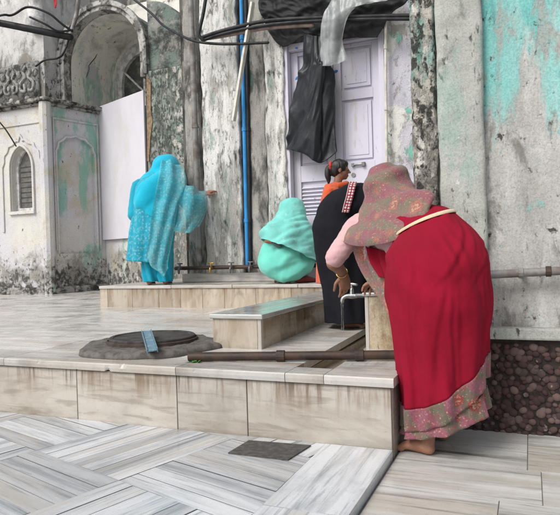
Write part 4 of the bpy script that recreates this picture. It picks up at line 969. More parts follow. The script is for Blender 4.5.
def head(mb, c, up, face, k=1.0):
    up = up.normalized(); f = (face - up * face.dot(up)).normalized(); s = f.cross(up)
    mb.ell(c + up * 0.025 * k - f * 0.008 * k, 0.074 * k, 0.094 * k, 0.088 * k, (s, f, up), 20, 14)
    mb.ell(c - up * 0.035 * k + f * 0.022 * k, 0.058 * k, 0.064 * k, 0.078 * k, (s, f, up), 18, 12)
    mb.ell(c - up * 0.088 * k + f * 0.052 * k, 0.03 * k, 0.026 * k, 0.024 * k, (s, f, up), 12, 8)
    mb.tube([c + up * 0.01 * k + f * 0.082 * k, c - up * 0.012 * k + f * 0.095 * k, c - up * 0.03 * k + f * 0.106 * k], [0.009 * k, 0.0105 * k, 0.0135 * k], 10, 4)
    for q in (-1, 1):
        mb.ell(c - up * 0.033 * k + f * 0.092 * k + s * q * 0.010 * k, 0.008 * k, 0.009 * k, 0.007 * k, (s, f, up), 8, 6)
        mb.ell(c - up * 0.012 * k - f * 0.004 * k + s * q * 0.076 * k, 0.008 * k, 0.02 * k, 0.031 * k, (s, f, up), 10, 8)
        mb.ell(c + up * 0.012 * k + f * 0.075 * k + s * q * 0.032 * k, 0.022 * k, 0.012 * k, 0.008 * k, (s, f, up), 10, 6)
    for dz, r in ((-0.060, 0.007), (-0.071, 0.008)): mb.ell(c + up * dz * k + f * 0.081 * k, 0.022 * k, 0.010 * k, r * k, (s, f, up), 12, 6)
def limb(mb, pts, rad): mb.tube(pts, rad, 14, 6)
def body(root, J, m, voxel=0.0055, k=1.0):
    mb = MB(); g = J.get
    pel, che, nk, hd = J['pelvis'], J['chest'], J['neck'], J['head']
    ts = g('torso', 1.0) * k
    sd_ = J['side']            # towards the person's left
    mb.tube([pel - (che - pel) * 0.15, pel, lerp(pel, che, 0.45) + g('bulge', V((0, 0, 0))), che, lerp(che, nk, 0.6)], [(0.13 * ts, 0.10 * ts), (0.155 * ts, 0.115 * ts), (0.125 * ts, 0.095 * ts), (0.15 * ts, 0.10 * ts), (0.10 * ts, 0.07 * ts)], 18, 5, side=sd_)
    mb.tube([lerp(che, nk, 0.6), nk, lerp(nk, hd, 0.6)], [0.06 * k, 0.05 * k, 0.05 * k], 12, 4)
    head(mb, hd, J['hup'], J['hface'], k)
    for q in 'LR':
        sh, el, wr = J['sh' + q], J['el' + q], J['wr' + q]
        limb(mb, [lerp(che, sh, 0.5), sh, lerp(sh, el, 0.5), el, lerp(el, wr, 0.4), wr], [x * k for x in (0.065, 0.052, 0.045, 0.037, 0.036, 0.024)])
        hd_, hn_, th_, cu_ = J['hand' + q]; hand(mb, wr, hd_, hn_, th_, cu_, k)
        hp, kn, an = J['hip' + q], J['kn' + q], J['an' + q]
        limb(mb, [lerp(pel, hp, 0.6), hp, lerp(hp, kn, 0.5), kn, lerp(kn, an, 0.35), an], [x * k for x in (0.10, 0.095, 0.08, 0.055, 0.052, 0.034)])
        foot(mb, an, J['he' + q], J['to' + q], k)
    o = blob('body', mb, m, root, voxel, 3); return o
def vr(lst, seg=72, sub=8):
    """closed rings from (centre, half-axis a, half-axis b)"""
    C_ = [V(x[0]) for x in lst]; A_ = [V(x[1]) for x in lst]; B_ = [V(x[2]) for x in lst]; n = (len(lst) - 1) * sub; out = []
    for i in range(n + 1):
        t = i / n; c, a, b = cr(C_, t), cr(A_, t), cr(B_, t)
        out.append([c + a * math.cos(2 * math.pi * j / seg) + b * math.sin(2 * math.pi * j / seg) for j in range(seg)])
    return out
def garment(name, rings_, m, root, disp=None, thick=0.004, caps=False, pick=None):
    n = len(rings_); k = len(rings_[0]); N = []
    out = []
    for i in range(n):
        row = []
        for j in range(k):
            a = rings_[min(i + 1, n - 1)][j] - rings_[max(i - 1, 0)][j]; b = rings_[i][(j + 1) % k] - rings_[i][(j - 1) % k]
            q = b.cross(a)
            q = q.normalized() if q.length > 1e-12 else V((0, 0, 1))
            row.append(rings_[i][j] + (disp(rings_[i][j], q, j / k, i / (n - 1)) if disp else V((0, 0, 0))))
        out.append(row)
    mb = MB(); mb.rings(out, caps=caps)
    o = mb.build(name, m, root, smooth=True)
    if thick:
        s_ = o.modifiers.new('solid', 'SOLIDIFY'); s_.thickness = thick; s_.offset = -1
    return o, out
def fabric(name, c, c2, wave=24, bump=0.35, rough=0.85, weave=900, sheen=0.25):
    t = NT(name, rough, 0.2); p = t.obj(); t.col(t.mix(t.ss(t.noise(p, 5, 5), 0.3, 0.7), c, c2))
    t.b.inputs['Sheen Weight'].default_value = sheen; t.b.inputs['Sheen Roughness'].default_value = 0.5
    h = t.math('ADD', t.noise(p, wave, 4, 0.55), t.math('MULTIPLY', t.noise(p, weave, 2), 0.06)); t.bump(h, bump, 0.012); return t
def floral(name, ground_, green, rose, cream, scale, alpha=None, uvmode=None, aspect=(1, 1, 1), flat=0.35, op_=0.9):
    """printed cotton: bands of two ground colours, roses with cream hearts, little cream dots"""
    t = NT(name, 0.85, 0.2); p = t.uv() if uvmode else t.obj(); p = t.map(p, aspect)
    wv = t.n('TexWave', wave_type='BANDS', bands_direction='DIAGONAL'); t.l(p, wv.inputs[0]); wv.inputs['Scale'].default_value = scale * 0.22; wv.inputs['Distortion'].default_value = 5; wv.inputs['Detail'].default_value = 3; wv.inputs['Detail Scale'].default_value = 1.5
    c = t.mix(t.ss(wv.outputs[1], 0.3, 0.7), ground_, green)
    c = t.mix(t.ss(t.noise(p, scale * 2.5, 4), 0.45, 0.65, 0, 0.7), c, tuple(lerp(a, b, .5) for a, b in zip(ground_, rose)))
    ds = t.n('TexNoise'); t.l(p, ds.inputs['Vector']); ds.inputs['Scale'].default_value = scale * 1.3; ds.inputs['Detail'].default_value = 2
    vm = t.n('VectorMath', operation='MULTIPLY_ADD'); t.l(ds.outputs[1], vm.inputs[0]); vm.inputs[1].default_value = (0.35 / scale,) * 3; t.l(p, vm.inputs[2])
    d = t.vor(vm.outputs[0], scale * 0.62, rnd=0.4)
    c = t.mix(t.ss(d, 0.36, 0.44, 0.8, 0), c, green); pet = t.noise(p, scale * 4.5, 3); dd = t.math('ADD', d, t.math('MULTIPLY', t.math('SUBTRACT', pet, 0.5), 0.34)); c = t.mix(t.ss(dd, 0.30, 0.36, op_, 0), c, rose); pw = t.math('SINE', t.math('MULTIPLY', t.math('ADD', dd, t.math('MULTIPLY', pet, 0.25)), 34.0)); c = t.mix(t.math('MULTIPLY', t.ss(pw, 0.25, 0.7, 0, op_ * 0.9), t.ss(dd, 0.24, 0.29, 1, 0)), c, cream)
    dots = t.vor(p, scale * 2.6); c = t.mix(t.ss(dots, 0.11, 0.17, 0.55, 0), c, cream); sp_ = t.noise(p, scale * 9, 3, 0.7); c = t.mix(t.ss(sp_, 0.52, 0.62, 0, 0.45), c, tuple(x * 0.55 for x in ground_)); sp2 = t.noise(t.map(p, (1, 1, 1), (3, 8, 1)), scale * 7, 3, 0.7); c = t.mix(t.ss(sp2, 0.57, 0.66, 0, 0.4), c, cream)
    t.col(c)
    t.b.inputs['Sheen Weight'].default_value = 0.2
    if alpha: t.b.inputs['Alpha'].default_value = alpha
    t.bump(t.noise(t.obj(), 40, 4), flat, 0.008); return t.m

# ---------- woman in red
def woman_in_red():
    fl = -0.035
    root = thing('person', 'woman in a deep red sari and flowered headscarf, bending over the marble block', 'person', gp(425, 446, fl))
    J = dict(torso=0.7, side=(at(392, 226, 2.93) - at(358, 222, 3.25)).normalized(), pelvis=at(434, 256, 2.72), chest=at(383, 226, 3.06), neck=at(385, 207, 3.12), head=at(387, 187, 3.17),
             hup=V((-0.15, 0.1, 1)), hface=-R0 * 0.9 + F0 * 0.3 - Z * 0.35,
             shL=at(394, 228, 2.93), elL=at(399, 262, 2.94), wrL=at(384, 279, 3.13), shR=at(358, 226, 3.25), elR=at(333, 261, 3.24), wrR=at(343, 274, 3.40),
             hipL=at(441, 268, 2.60), knL=at(434, 350, 2.60), anL=gp(428, 453.5, fl) + Z * 0.075, heL=gp(434, 456, fl), toL=gp(396, 447.5, fl),
             hipR=at(432, 266, 2.84), knR=at(436, 350, 2.84), anR=gp(443, 440, fl) + Z * 0.075, heR=gp(448, 441.5, fl), toR=gp(417, 436, fl))
    top = V((0, 0, 0)); J['handL'] = ((at(366, 287, 3.24) - J['wrL']) , Z * 0.9 + RT * 0.3, 1, (0.15, 0.55, 0.45))
    J['handR'] = ((at(346, 291, 3.44) - J['wrR']), RT * 0.3 - FW * 0.8, -1, (0.2, 0.3, 0.25))
    body(root, J, M['skin'], 0.0034)
    # blouse: chest and short sleeves
    mb = MB()
    mb.tube([lerp(J['pelvis'], J['chest'], .55), J['chest'], lerp(J['chest'], J['neck'], .5)], [(0.125, 0.10), (0.12, 0.085), (0.07, 0.05)], 18, 5, side=J['side'])
    for q in 'LR':
        mb.tube([lerp(J['chest'], J['sh' + q], .55), J['sh' + q], lerp(J['sh' + q], J['el' + q], .5), lerp(J['sh' + q], J['el' + q], .9)], [0.07, 0.064, 0.060, 0.056], 16, 6)
    def bd(p, n): return n * (0.004 * noise.noise(p * 18) + 0.003 * noise.noise(V((p.x * 12, p.y * 12, p.z * 45))))
    blob('blouse', mb, fabric('pale pink cotton', (0.60, 0.37, 0.38), (0.54, 0.31, 0.33), 40).m, root, 0.006, 3, bd)
    # sari: rings along the leaning body
    px = 2.64 / FPX; seg = 264
    def iv(x, y, d): return RT * (x * d / FPX) - UP * (y * d / FPX)       # an image-plane offset at depth d
    RR = vr([(at(446, 433, 2.64), R0 * 41.5 * px, F0 * 0.15), (at(444.5, 405, 2.64), R0 * 41.5 * px, F0 * 0.155), (at(442, 375, 2.64), R0 * 42.5 * px, F0 * 0.16), (at(439.5, 335, 2.64), R0 * 45.5 * px, F0 * 0.175),
             (at(438, 305, 2.64), R0 * 49.5 * px, F0 * 0.20), (at(437.5, 284, 2.645), R0 * 50 * px, F0 * 0.21), (at(436, 263, 2.66), iv(48.5, -4, 2.66), F0 * 0.21), (at(431, 245, 2.71), iv(43.5, -9, 2.71), F0 * 0.19 - Z * 0.02),
             (at(422.5, 225, 2.80), iv(26.5, -11.5, 2.8), F0 * 0.15 - Z * 0.03), (at(409, 216, 2.9), iv(22, -9, 2.9), F0 * 0.12 - Z * 0.02)], seg, 14)
    n = len(RR)
    def fold(u, v):
        # soft hanging folds that fan out towards the hem, drawn diagonally by the stride
        x = u * 2 * math.pi; low = (1 - sstep(0.0, 0.62, v))
        f = 0.012 * low * math.sin(7 * x + 5 * v + 1.2) + 0.008 * low * math.sin(13 * x - 9 * v) + 0.005 * low * abs(math.sin(9 * x + 6 * v + 3 * noise.noise(V((x, v * 4, 0)))))
        mid_ = sstep(0.15, 0.45, v) * (1 - sstep(0.62, 0.8, v))
        f += 0.007 * mid_ * noise.noise(V((u * 9 + v * 3, v * 6, 4))) * 2 + 0.006 * mid_ * (abs(noise.noise(V((u * 16 + v * 2.5, v * 3.5, 8)))) - 0.2) * 2
        up_ = sstep(0.62, 0.8, v) * (1 - sstep(0.95, 1.0, v)); f += 0.004 * up_ * (abs(noise.noise(V((u * 12 - v * 5, v * 9, 2)))) - 0.2) * 2
        f += 0.004 * noise.noise(V((math.cos(x) * 3, math.sin(x) * 3, v * 10)))
        return f
    CRS = [(RND.uniform(0.5, 1.0), RND.uniform(-0.16, 0.16), RND.uniform(0.006, 0.012), RND.uniform(0.002, 0.0045), RND.uniform(0.0, 0.35), RND.uniform(0.45, 0.8)) for _ in range(16)]
    CRS += [(RND.uniform(0.55, 0.98), RND.uniform(-0.9, 0.9), 0.012, RND.uniform(0.003, 0.006), RND.uniform(0.55, 0.7), RND.uniform(0.75, 0.9)) for _ in range(9)]
    fold0 = fold
    def fold(u, v):
        f = fold0(u, v)
        for u0, sl_, w_, A_, v0, v1 in CRS:
            q = (u - u0 - sl_ * (v - v0) - 0.012 * noise.noise(V((v * 6, u0 * 40, 1)))) / w_
            if abs(q) < 5: f += A_ * sstep(v0 - 0.06, v0 + 0.1, v) * (1 - sstep(v1 - 0.12, v1 + 0.06, v)) * ((math.exp(-q * q) - 0.8 * math.exp(-(q - 1.6) ** 2)))
        return f
    NR = []
    for i in range(n):
        row = []
        for j in range(seg):
            a = RR[min(i + 1, n - 1)][j] - RR[max(i - 1, 0)][j]; b = RR[i][(j + 1) % seg] - RR[i][j - 1]; q = b.cross(a); row.append(q.normalized())
        NR.append(row)
    S = [[RR[i][j] + NR[i][j] * fold(j / seg, i / (n - 1)) for j in range(seg)] for i in range(n)]
    def sp(j, v, off=0.0):
        x = v * (n - 1); i = max(0, min(int(x), n - 2)); t = x - i
        return S[i][j % seg].lerp(S[i + 1][j % seg], t) + NR[i][j % seg] * off
    def vz(j, pyt):
        """parameter v at which the surface at angle j crosses image-independent height z"""
        for i in range(n - 1):
            if (S[i][j].z - pyt) * (S[i + 1][j].z - pyt) <= 0: return (i + (pyt - S[i][j].z) / (S[i + 1][j].z - S[i][j].z + 1e-9)) / (n - 1)
        return 0.0
    # heights of the hems as the wrap climbs from the front left to the right
    def hz(py, d=2.5): return at(445, py, d).z
    def lower(u):   # hem of the outer wrap
        return lerp(hz(443), hz(383), sstep(0, 1, (0.5 - u) / 0.5) if u < 0.5 else 0) if u < 0.5 else lerp(hz(443), hz(383), sstep(0, 1, (u - 0.5) / 0.5))
    def along(u): return 1 - abs(u - 0.5) / 0.5      # 1 at the image-left side, 0 at the image-right side
    def hemlow(u):
        q = math.cos(2 * math.pi * u) * 0.5 + 0.5     # 0 left .. 1 right
        return lerp(hz(436), hz(381), max(0, q) ** 1.5)
    def hemtop(u):
        q = math.cos(2 * math.pi * u) * 0.5 + 0.5
        return lerp(hz(413), hz(357), max(0, q) ** 1.5)
    def innerlow(u):
        q = math.cos(2 * math.pi * u) * 0.5 + 0.5; return lerp(hz(444), hz(414), q ** 1.2)
    def innertop(u):
        q = math.cos(2 * math.pi * u) * 0.5 + 0.5; return lerp(hz(424), hz(393), q ** 1.2)
    def band_(vf0, vf1, off, rows, name, m, flare=0.0):
        R_ = []
        for r in range(rows + 1):
            row = []
            for j in range(seg):
                u = j / seg; z = lerp(vf0(u), vf1(u), r / rows); v = vz(j, z)
                p = sp(j, v, off)
                if v <= 0.0005: p = p.copy(); p.z = z
                p = p + NR[0][j] * flare * (1 - r / rows) ** 1.5
                row.append(p)
            R_.append(row)
        mb = MB(); mb.rings(R_, caps=False)
        # uv in metres round the hem
        o = mb.build(name, m, root, smooth=True); s_ = o.modifiers.new('solid', 'SOLIDIFY'); s_.thickness = 0.003; s_.offset = -1; return o
    tr = fabric('deep red cotton', (0.26, 0.0045, 0.022), (0.22, 0.004, 0.018), 13, 0.45, 0.95, 700, 0.0)
    M['sari'] = tr.m
    ztop = lambda u: 0
    # outer wrap from the bordered hem up to the waist
    R_ = []
    rows = 70
    for r in range(rows + 1):
        row = []
        for j in range(seg):
            v0 = vz(j, hemtop(j / seg) - 0.002); row.append(sp(j, lerp(v0, 1.0, r / rows), 0.004))
        R_.append(row)
    mb = MB(); mb.rings(R_, caps=False); o = mb.build('sari', M['sari'], root, smooth=True); s_ = o.modifiers.new('solid', 'SOLIDIFY'); s_.thickness = 0.004; s_.offset = -1
    fm = floral('flowered border', (0.235, 0.085, 0.115), (0.125, 0.11, 0.08), (0.27, 0.04, 0.035), (0.52, 0.38, 0.24), 15.0, None, None)
    bo = band_(hemlow, hemtop, 0.007, 10, 'sari_border', fm)
    inner = band_(innertop, lambda u: hemtop(u) - 0.01, -0.014, 8, 'sari_underlayer', M['sari'])
    band_(innerlow, innertop, -0.008, 10, 'sari_border', fm, 0.018)
    # pale tape at the waist
    vb = 0.872
    mb = MB()
    def rp(j, v, off):
        x = v * (n - 1); i = max(0, min(int(x), n - 2)); return RR[i][j].lerp(RR[i + 1][j], x - i) + NR[i][j] * off
    mb.rings([[rp(j, vb + dv + 0.004 * math.sin(2 * math.pi * j / seg * 2), 0.013 + o_) for j in range(seg)] for dv, o_ in ((0.0, -0.004), (0.002, 0.001), (0.013, 0.001), (0.015, -0.004))], caps=False)
    mb.build('waist_tape', fabric('cream tape', (0.66, 0.54, 0.36), (0.58, 0.46, 0.30), 60).m, root, smooth=True)
    # flowered headscarf over head, shoulders and upper back
    A, Bp = at(341, 234, 3.25), at(430, 206, 2.76); ha = (Bp - A) / 2; mid = (A + Bp) / 2
    rg = vr([(at(388, 163.5, 3.17), R0 * 0.012, -F0 * 0.012), (at(387.5, 166.5, 3.17), R0 * 0.070, -F0 * 0.075), (at(387.5, 174, 3.16), R0 * 0.112, -F0 * 0.12), (at(388, 186, 3.14), R0 * 0.124, -F0 * 0.135), (at(389.5, 195, 3.10), R0 * 0.07 + ha * 0.28, -F0 * 0.155),
             (at(390, 202, 3.06), ha * 0.76, -F0 * 0.195 + Z * 0.01), (at(390, 209, 3.03), ha * 0.90, -F0 * 0.212 - Z * 0.02), (mid, ha * 0.97, -F0 * 0.215 - Z * 0.06), (mid - Z * 0.025 - F0 * 0.003, ha * 1.0, -F0 * 0.218 - Z * 0.085)], 120, 9)
    rg = [[p + Z * (0.016 * sstep(0.6, 1, i / (len(rg) - 1)) * math.exp(-((2 * math.pi * j / 120 - 0.75) / 0.45) ** 2)) for j, p in enumerate(r)] for i, r in enumerate(rg)]
    def sf(p, q, u, v):
        x = 2 * math.pi * u
        w_ = sstep(0.25, 0.6, v)
        f = 0.006 * w_ * math.sin(4 * x + 13 * v + 1.0) + 0.009 * w_ * (abs(noise.noise(V(((p.x + p.y) * 4, p.z * 9 + p.x * 7, 2)))) - 0.2) * 2 + 0.006 * noise.noise(p * 14) + 0.007 * (1 - w_) * math.sin(30 * v + 3 * math.cos(x))
        return q * f
    M['scarf'] = floral('flowered scarf', (0.225, 0.090, 0.105), (0.165, 0.145, 0.105), (0.34, 0.11, 0.09), (0.50, 0.34, 0.22), 14.0, op_=0.75)
    garment('headscarf', rg, M['scarf'], root, sf, 0.004)
    # loose end of the scarf hanging in front
    t = floral('sheer flowered scarf end', (0.25, 0.12, 0.13), (0.19, 0.17, 0.13), (0.42, 0.12, 0.09), (0.60, 0.44, 0.30), 12.0, 0.86)
    sheet('scarf_end', [[at(352, 238, 3.22), at(362, 240, 3.12), at(374, 241, 3.02)], [at(356, 255, 3.22), at(366, 256, 3.12), at(377, 257, 3.02)], [at(365, 275, 3.16), at(375, 275, 3.06), at(384, 275, 2.98)], [at(378, 297, 3.06), at(385, 297, 3.0), at(391, 296, 2.94)], [at(389, 318, 2.98), at(393, 318, 2.93), at(397, 317, 2.88)]],
          t, root, 30, 50, 0.0, lambda p, n_, u, v: n_ * (0.012 * math.sin(u * 11 + v * 4)))
    # red pleat of the sari in front, above the knee
    sheet('sari_front', [[at(366, 246, 3.06), at(380, 250, 3.0), at(392, 252, 2.9)], [at(371, 262, 3.06), at(382, 264, 2.98), at(393, 268, 2.88)], [at(380, 276, 3.0), at(388, 280, 2.94), at(395, 285, 2.86)]], M['sari'], root, 16, 16, 0.004, lambda p, n_, u, v: n_ * 0.012 * math.sin(u * 14))
    # bangle
    wv_ = (J['wrR'] - J['elR']).normalized(); mb = MB(); c = lerp(J['elR'], J['wrR'], 0.88); s1 = wv_.orthogonal().normalized(); s2 = wv_.cross(s1)
    mb.tube([c + s1 * 0.032 * math.cos(t_) + s2 * 0.032 * math.sin(t_) for t_ in (2 * math.pi * k / 12 for k in range(13))], [0.0035] * 13, 6, 2, round_ends=False)
    mb.build('bangle', plain('gold bangle', (0.6, 0.38, 0.12), 0.3, 1.0), root, smooth=True)
woman_in_red()

# ---------- woman in turquoise at the wall
def woman_in_turquoise():
    D = 6.22; px = D / FPX; gz = LZ
    root = thing('person', 'woman in bright turquoise with covered head, standing on the ledge and touching the wall', 'person', V((at(156, 283, D).x, at(156, 283, D).y, gz)))
    def g(x, d): p = at(x, 283, d); p.z = gz; return p
    hw = onY(213, 189.5, WY - 0.085)
    J = dict(side=-R0, pelvis=at(153, 232, D), chest=at(156, 192, D + 0.05), neck=at(162, 178, D + 0.12), head=at(166, 170, D + 0.2), hup=V((0.1, 0.35, 1)), hface=F0 + R0 * 0.3 - Z * 0.5,
             shL=at(139, 187, D + 0.04), elL=at(135, 214, D), wrL=at(143, 236, D + 0.16), shR=at(174, 186, D + 0.04), elR=at(189, 204, D + 0.02), wrR=lerp(at(189, 204, D + 0.02), hw, 0.62),
             hipL=at(146, 238, D), knL=at(147, 262, D + 0.04), anL=g(149, D) + Z * 0.075, heL=g(149, D - 0.06), toL=g(152, D + 0.17), hipR=at(162, 238, D), knR=at(163, 262, D + 0.04), anR=g(165, D) + Z * 0.075, heR=g(165, D - 0.06), toR=g(169, D + 0.17))
    J['handL'] = (at(147, 246, D + 0.2) - J['wrL'], -R0, 1, (0.3, 0.3, 0.3)); J['handR'] = (hw - J['wrR'], Z * 0.9 - F0 * 0.3, -1, (0.2, 0.3, 0.2))
    body(root, J, M['skin'], 0.0042)
    tb = fabric('turquoise cotton', (0.004, 0.33, 0.46), (0.004, 0.28, 0.41), 22, 0.4)
    def cl(name, c, mot, sc, alpha=None, c2=None):
        t = NT(name, 0.8, 0.2); p = t.obj(); base = t.mix(t.ss(t.noise(p, 6, 5), 0.35, 0.7), c, c2 or tuple(x * 0.85 for x in c))
        v1 = t.vor(p, sc, rnd=0.35); v1 = t.math('ADD', v1, t.math('MULTIPLY', t.math('SUBTRACT', t.noise(p, sc * 3, 3), 0.5), 0.7)); base = t.mix(t.ss(v1, 0.20, 0.34, 0.5, 0), base, mot); n_ = t.noise(p, sc * 1.4, 4); base = t.mix(t.ss(n_, 0.50, 0.62, 0, 0.4), base, mot)
        t.col(base)
        if alpha: t.b.inputs['Alpha'].default_value = alpha
        t.b.inputs['Sheen Weight'].default_value = 0.2; t.bump(t.noise(p, 24, 4), 0.35, 0.012); return t.m
    # trousers
    for q, (x0, x1) in (('L', (142, 160)), ('R', (157, 173))):
        c0 = (x0 + x1) / 2; a = (x1 - x0) / 2 * px
        rg = vr([(at(c0, 236, D + .02), R0 * a * 1.05, -F0 * 0.13), (at(c0, 255, D + .02), R0 * a, -F0 * 0.115), (at(c0, 272, D + .01), R0 * a * 0.95, -F0 * 0.105), (at(c0 + 0.5, 281.5, D), R0 * a * 0.85, -F0 * 0.09)], 48, 8)
        garment('trouser_leg', rg, tb.m, root, lambda p, n_, u, v: n_ * (0.010 * math.sin(u * 2 * math.pi * 6 + v * 7) * (0.4 + v) + 0.006 * noise.noise(p * 20)))
    # long printed tunic
    rg = vr([(at(160, 170, D + 0.13), R0 * 0.06, -F0 * 0.06), (at(159, 176, D + 0.1), R0 * 0.15, -F0 * 0.12), (at(156, 184, D + 0.05), R0 * 21 * px, -F0 * 0.15), (at(155, 196, D + 0.03), R0 * 22 * px, -F0 * 0.155), (at(154, 215, D), R0 * 22 * px, -F0 * 0.15), (at(151, 240, D), R0 * 22 * px, -F0 * 0.165), (at(148.5, 262, D), R0 * 21.5 * px - Z * 0.02, -F0 * 0.17)], 96, 8)
    def kf(p, n_, u, v): return n_ * (0.016 * sstep(0.35, 1, v) * (abs(math.sin(u * math.pi * 9 + 2 * v)) - .5) * 1.4 + 0.009 * noise.noise(V((p.x * 9, p.y * 9, p.z * 5))))
    garment('tunic', rg, cl('printed turquoise cotton', (0.01, 0.31, 0.43), (0.22, 0.46, 0.50), 26), root, kf)
    # sleeve of the raised arm
    for q in 'LR':
        e_ = lerp(J['el' + q], J['wr' + q], 0.55 if q == 'R' else 0.1)
        mb = MB(); mb.tube([lerp(J['chest'], J['sh' + q], .6), J['sh' + q], lerp(J['sh' + q], J['el' + q], .5), J['el' + q], e_], [0.085, 0.08, 0.078, 0.075, 0.06], 16, 6)
        blob('sleeve', mb, tb.m, root, 0.01, 3, lambda p, n_: n_ * 0.008 * noise.noise(p * 16))
    # plain part of the headscarf over head and back
    rg = vr([(at(166, 154.5, D + 0.2), R0 * 0.012, -F0 * 0.012), (at(166, 156, D + 0.2), R0 * 0.08, -F0 * 0.08), (at(165.5, 162, D + 0.18), R0 * 0.135, -F0 * 0.14), (at(164.5, 171, D + 0.16), R0 * 0.16, -F0 * 0.155), (at(160, 178, D + 0.1), R0 * 0.205, -F0 * 0.165), (at(157, 186, D + 0.05), R0 * 23 * px, -F0 * 0.175), (at(156.5, 197, D + 0.03), R0 * 23.5 * px - Z * 0.02, -F0 * 0.185), (at(156.5, 209, D + 0.02), R0 * 23 * px - Z * 0.06, -F0 * 0.19), (at(157, 219, D + 0.02), R0 * 20 * px - Z * 0.13, -F0 * 0.185)], 96, 8)
    tq = fabric('bright turquoise scarf', (0.003, 0.44, 0.60), (0.003, 0.37, 0.53), 20, 0.4)
    garment('headscarf', rg, tq.m, root, lambda p, n_, u, v: n_ * (0.010 * sstep(.2, .6, v) * math.sin(u * 2 * math.pi * 4 - 9 * v) + 0.012 * noise.noise(p * 9) + 0.024 * sstep(.15, .4, v) * (abs(noise.noise(V((p.x * 7 - p.z * 4, p.y * 5, p.z * 3 + p.x * 3)))) - 0.2)))
    # sheer printed end falling across the back and over the arm
    sh = cl('sheer turquoise print', (0.06, 0.40, 0.48), (0.40, 0.58, 0.58), 30, 0.62, (0.14, 0.42, 0.47))
    def sd2(p, n_, u, v): return n_ * (0.016 * math.sin(u * 15 + v * 5) + 0.012 * noise.noise(p * 8))
    d0 = D - 0.2
    sheet('scarf_end', [[at(161, 162, d0 + .14), at(170, 160, d0 + .18), at(181, 166, d0 + 0.3)], [at(158, 182, d0), at(172, 180, d0 - .0), at(187, 184, d0 + 0.08)], [at(153, 210, d0 - 0.02), at(166, 212, d0 - .03), at(178, 208, d0 + .02)], [at(149, 240, d0 - .02), at(160, 244, d0 - .04), at(173, 238, d0)], [at(146, 258, d0), at(157, 268, d0 - .03), at(168, 262, d0)], [at(152, 262, d0), at(163, 276, d0 - .02), at(168, 268, d0)]], sh, root, 40, 60, 0.0, sd2)
    sheet('scarf_end', [[at(178, 180, d0 + .06), at(192, 187, d0 + .05), at(206, 192, d0 + .22)], [at(179, 195, d0 + .04), at(194, 200, d0 - .02), at(209, 200, d0 + .2)], [at(178, 215, d0 + .05), at(194, 217, d0 + .0), at(207, 212, d0 + .18)], [at(173, 231, d0 + .05), at(187, 233, d0 + .03), at(198, 226, d0 + .15)]], sh, root, 36, 36, 0.0, sd2)
    return J
woman_in_turquoise()

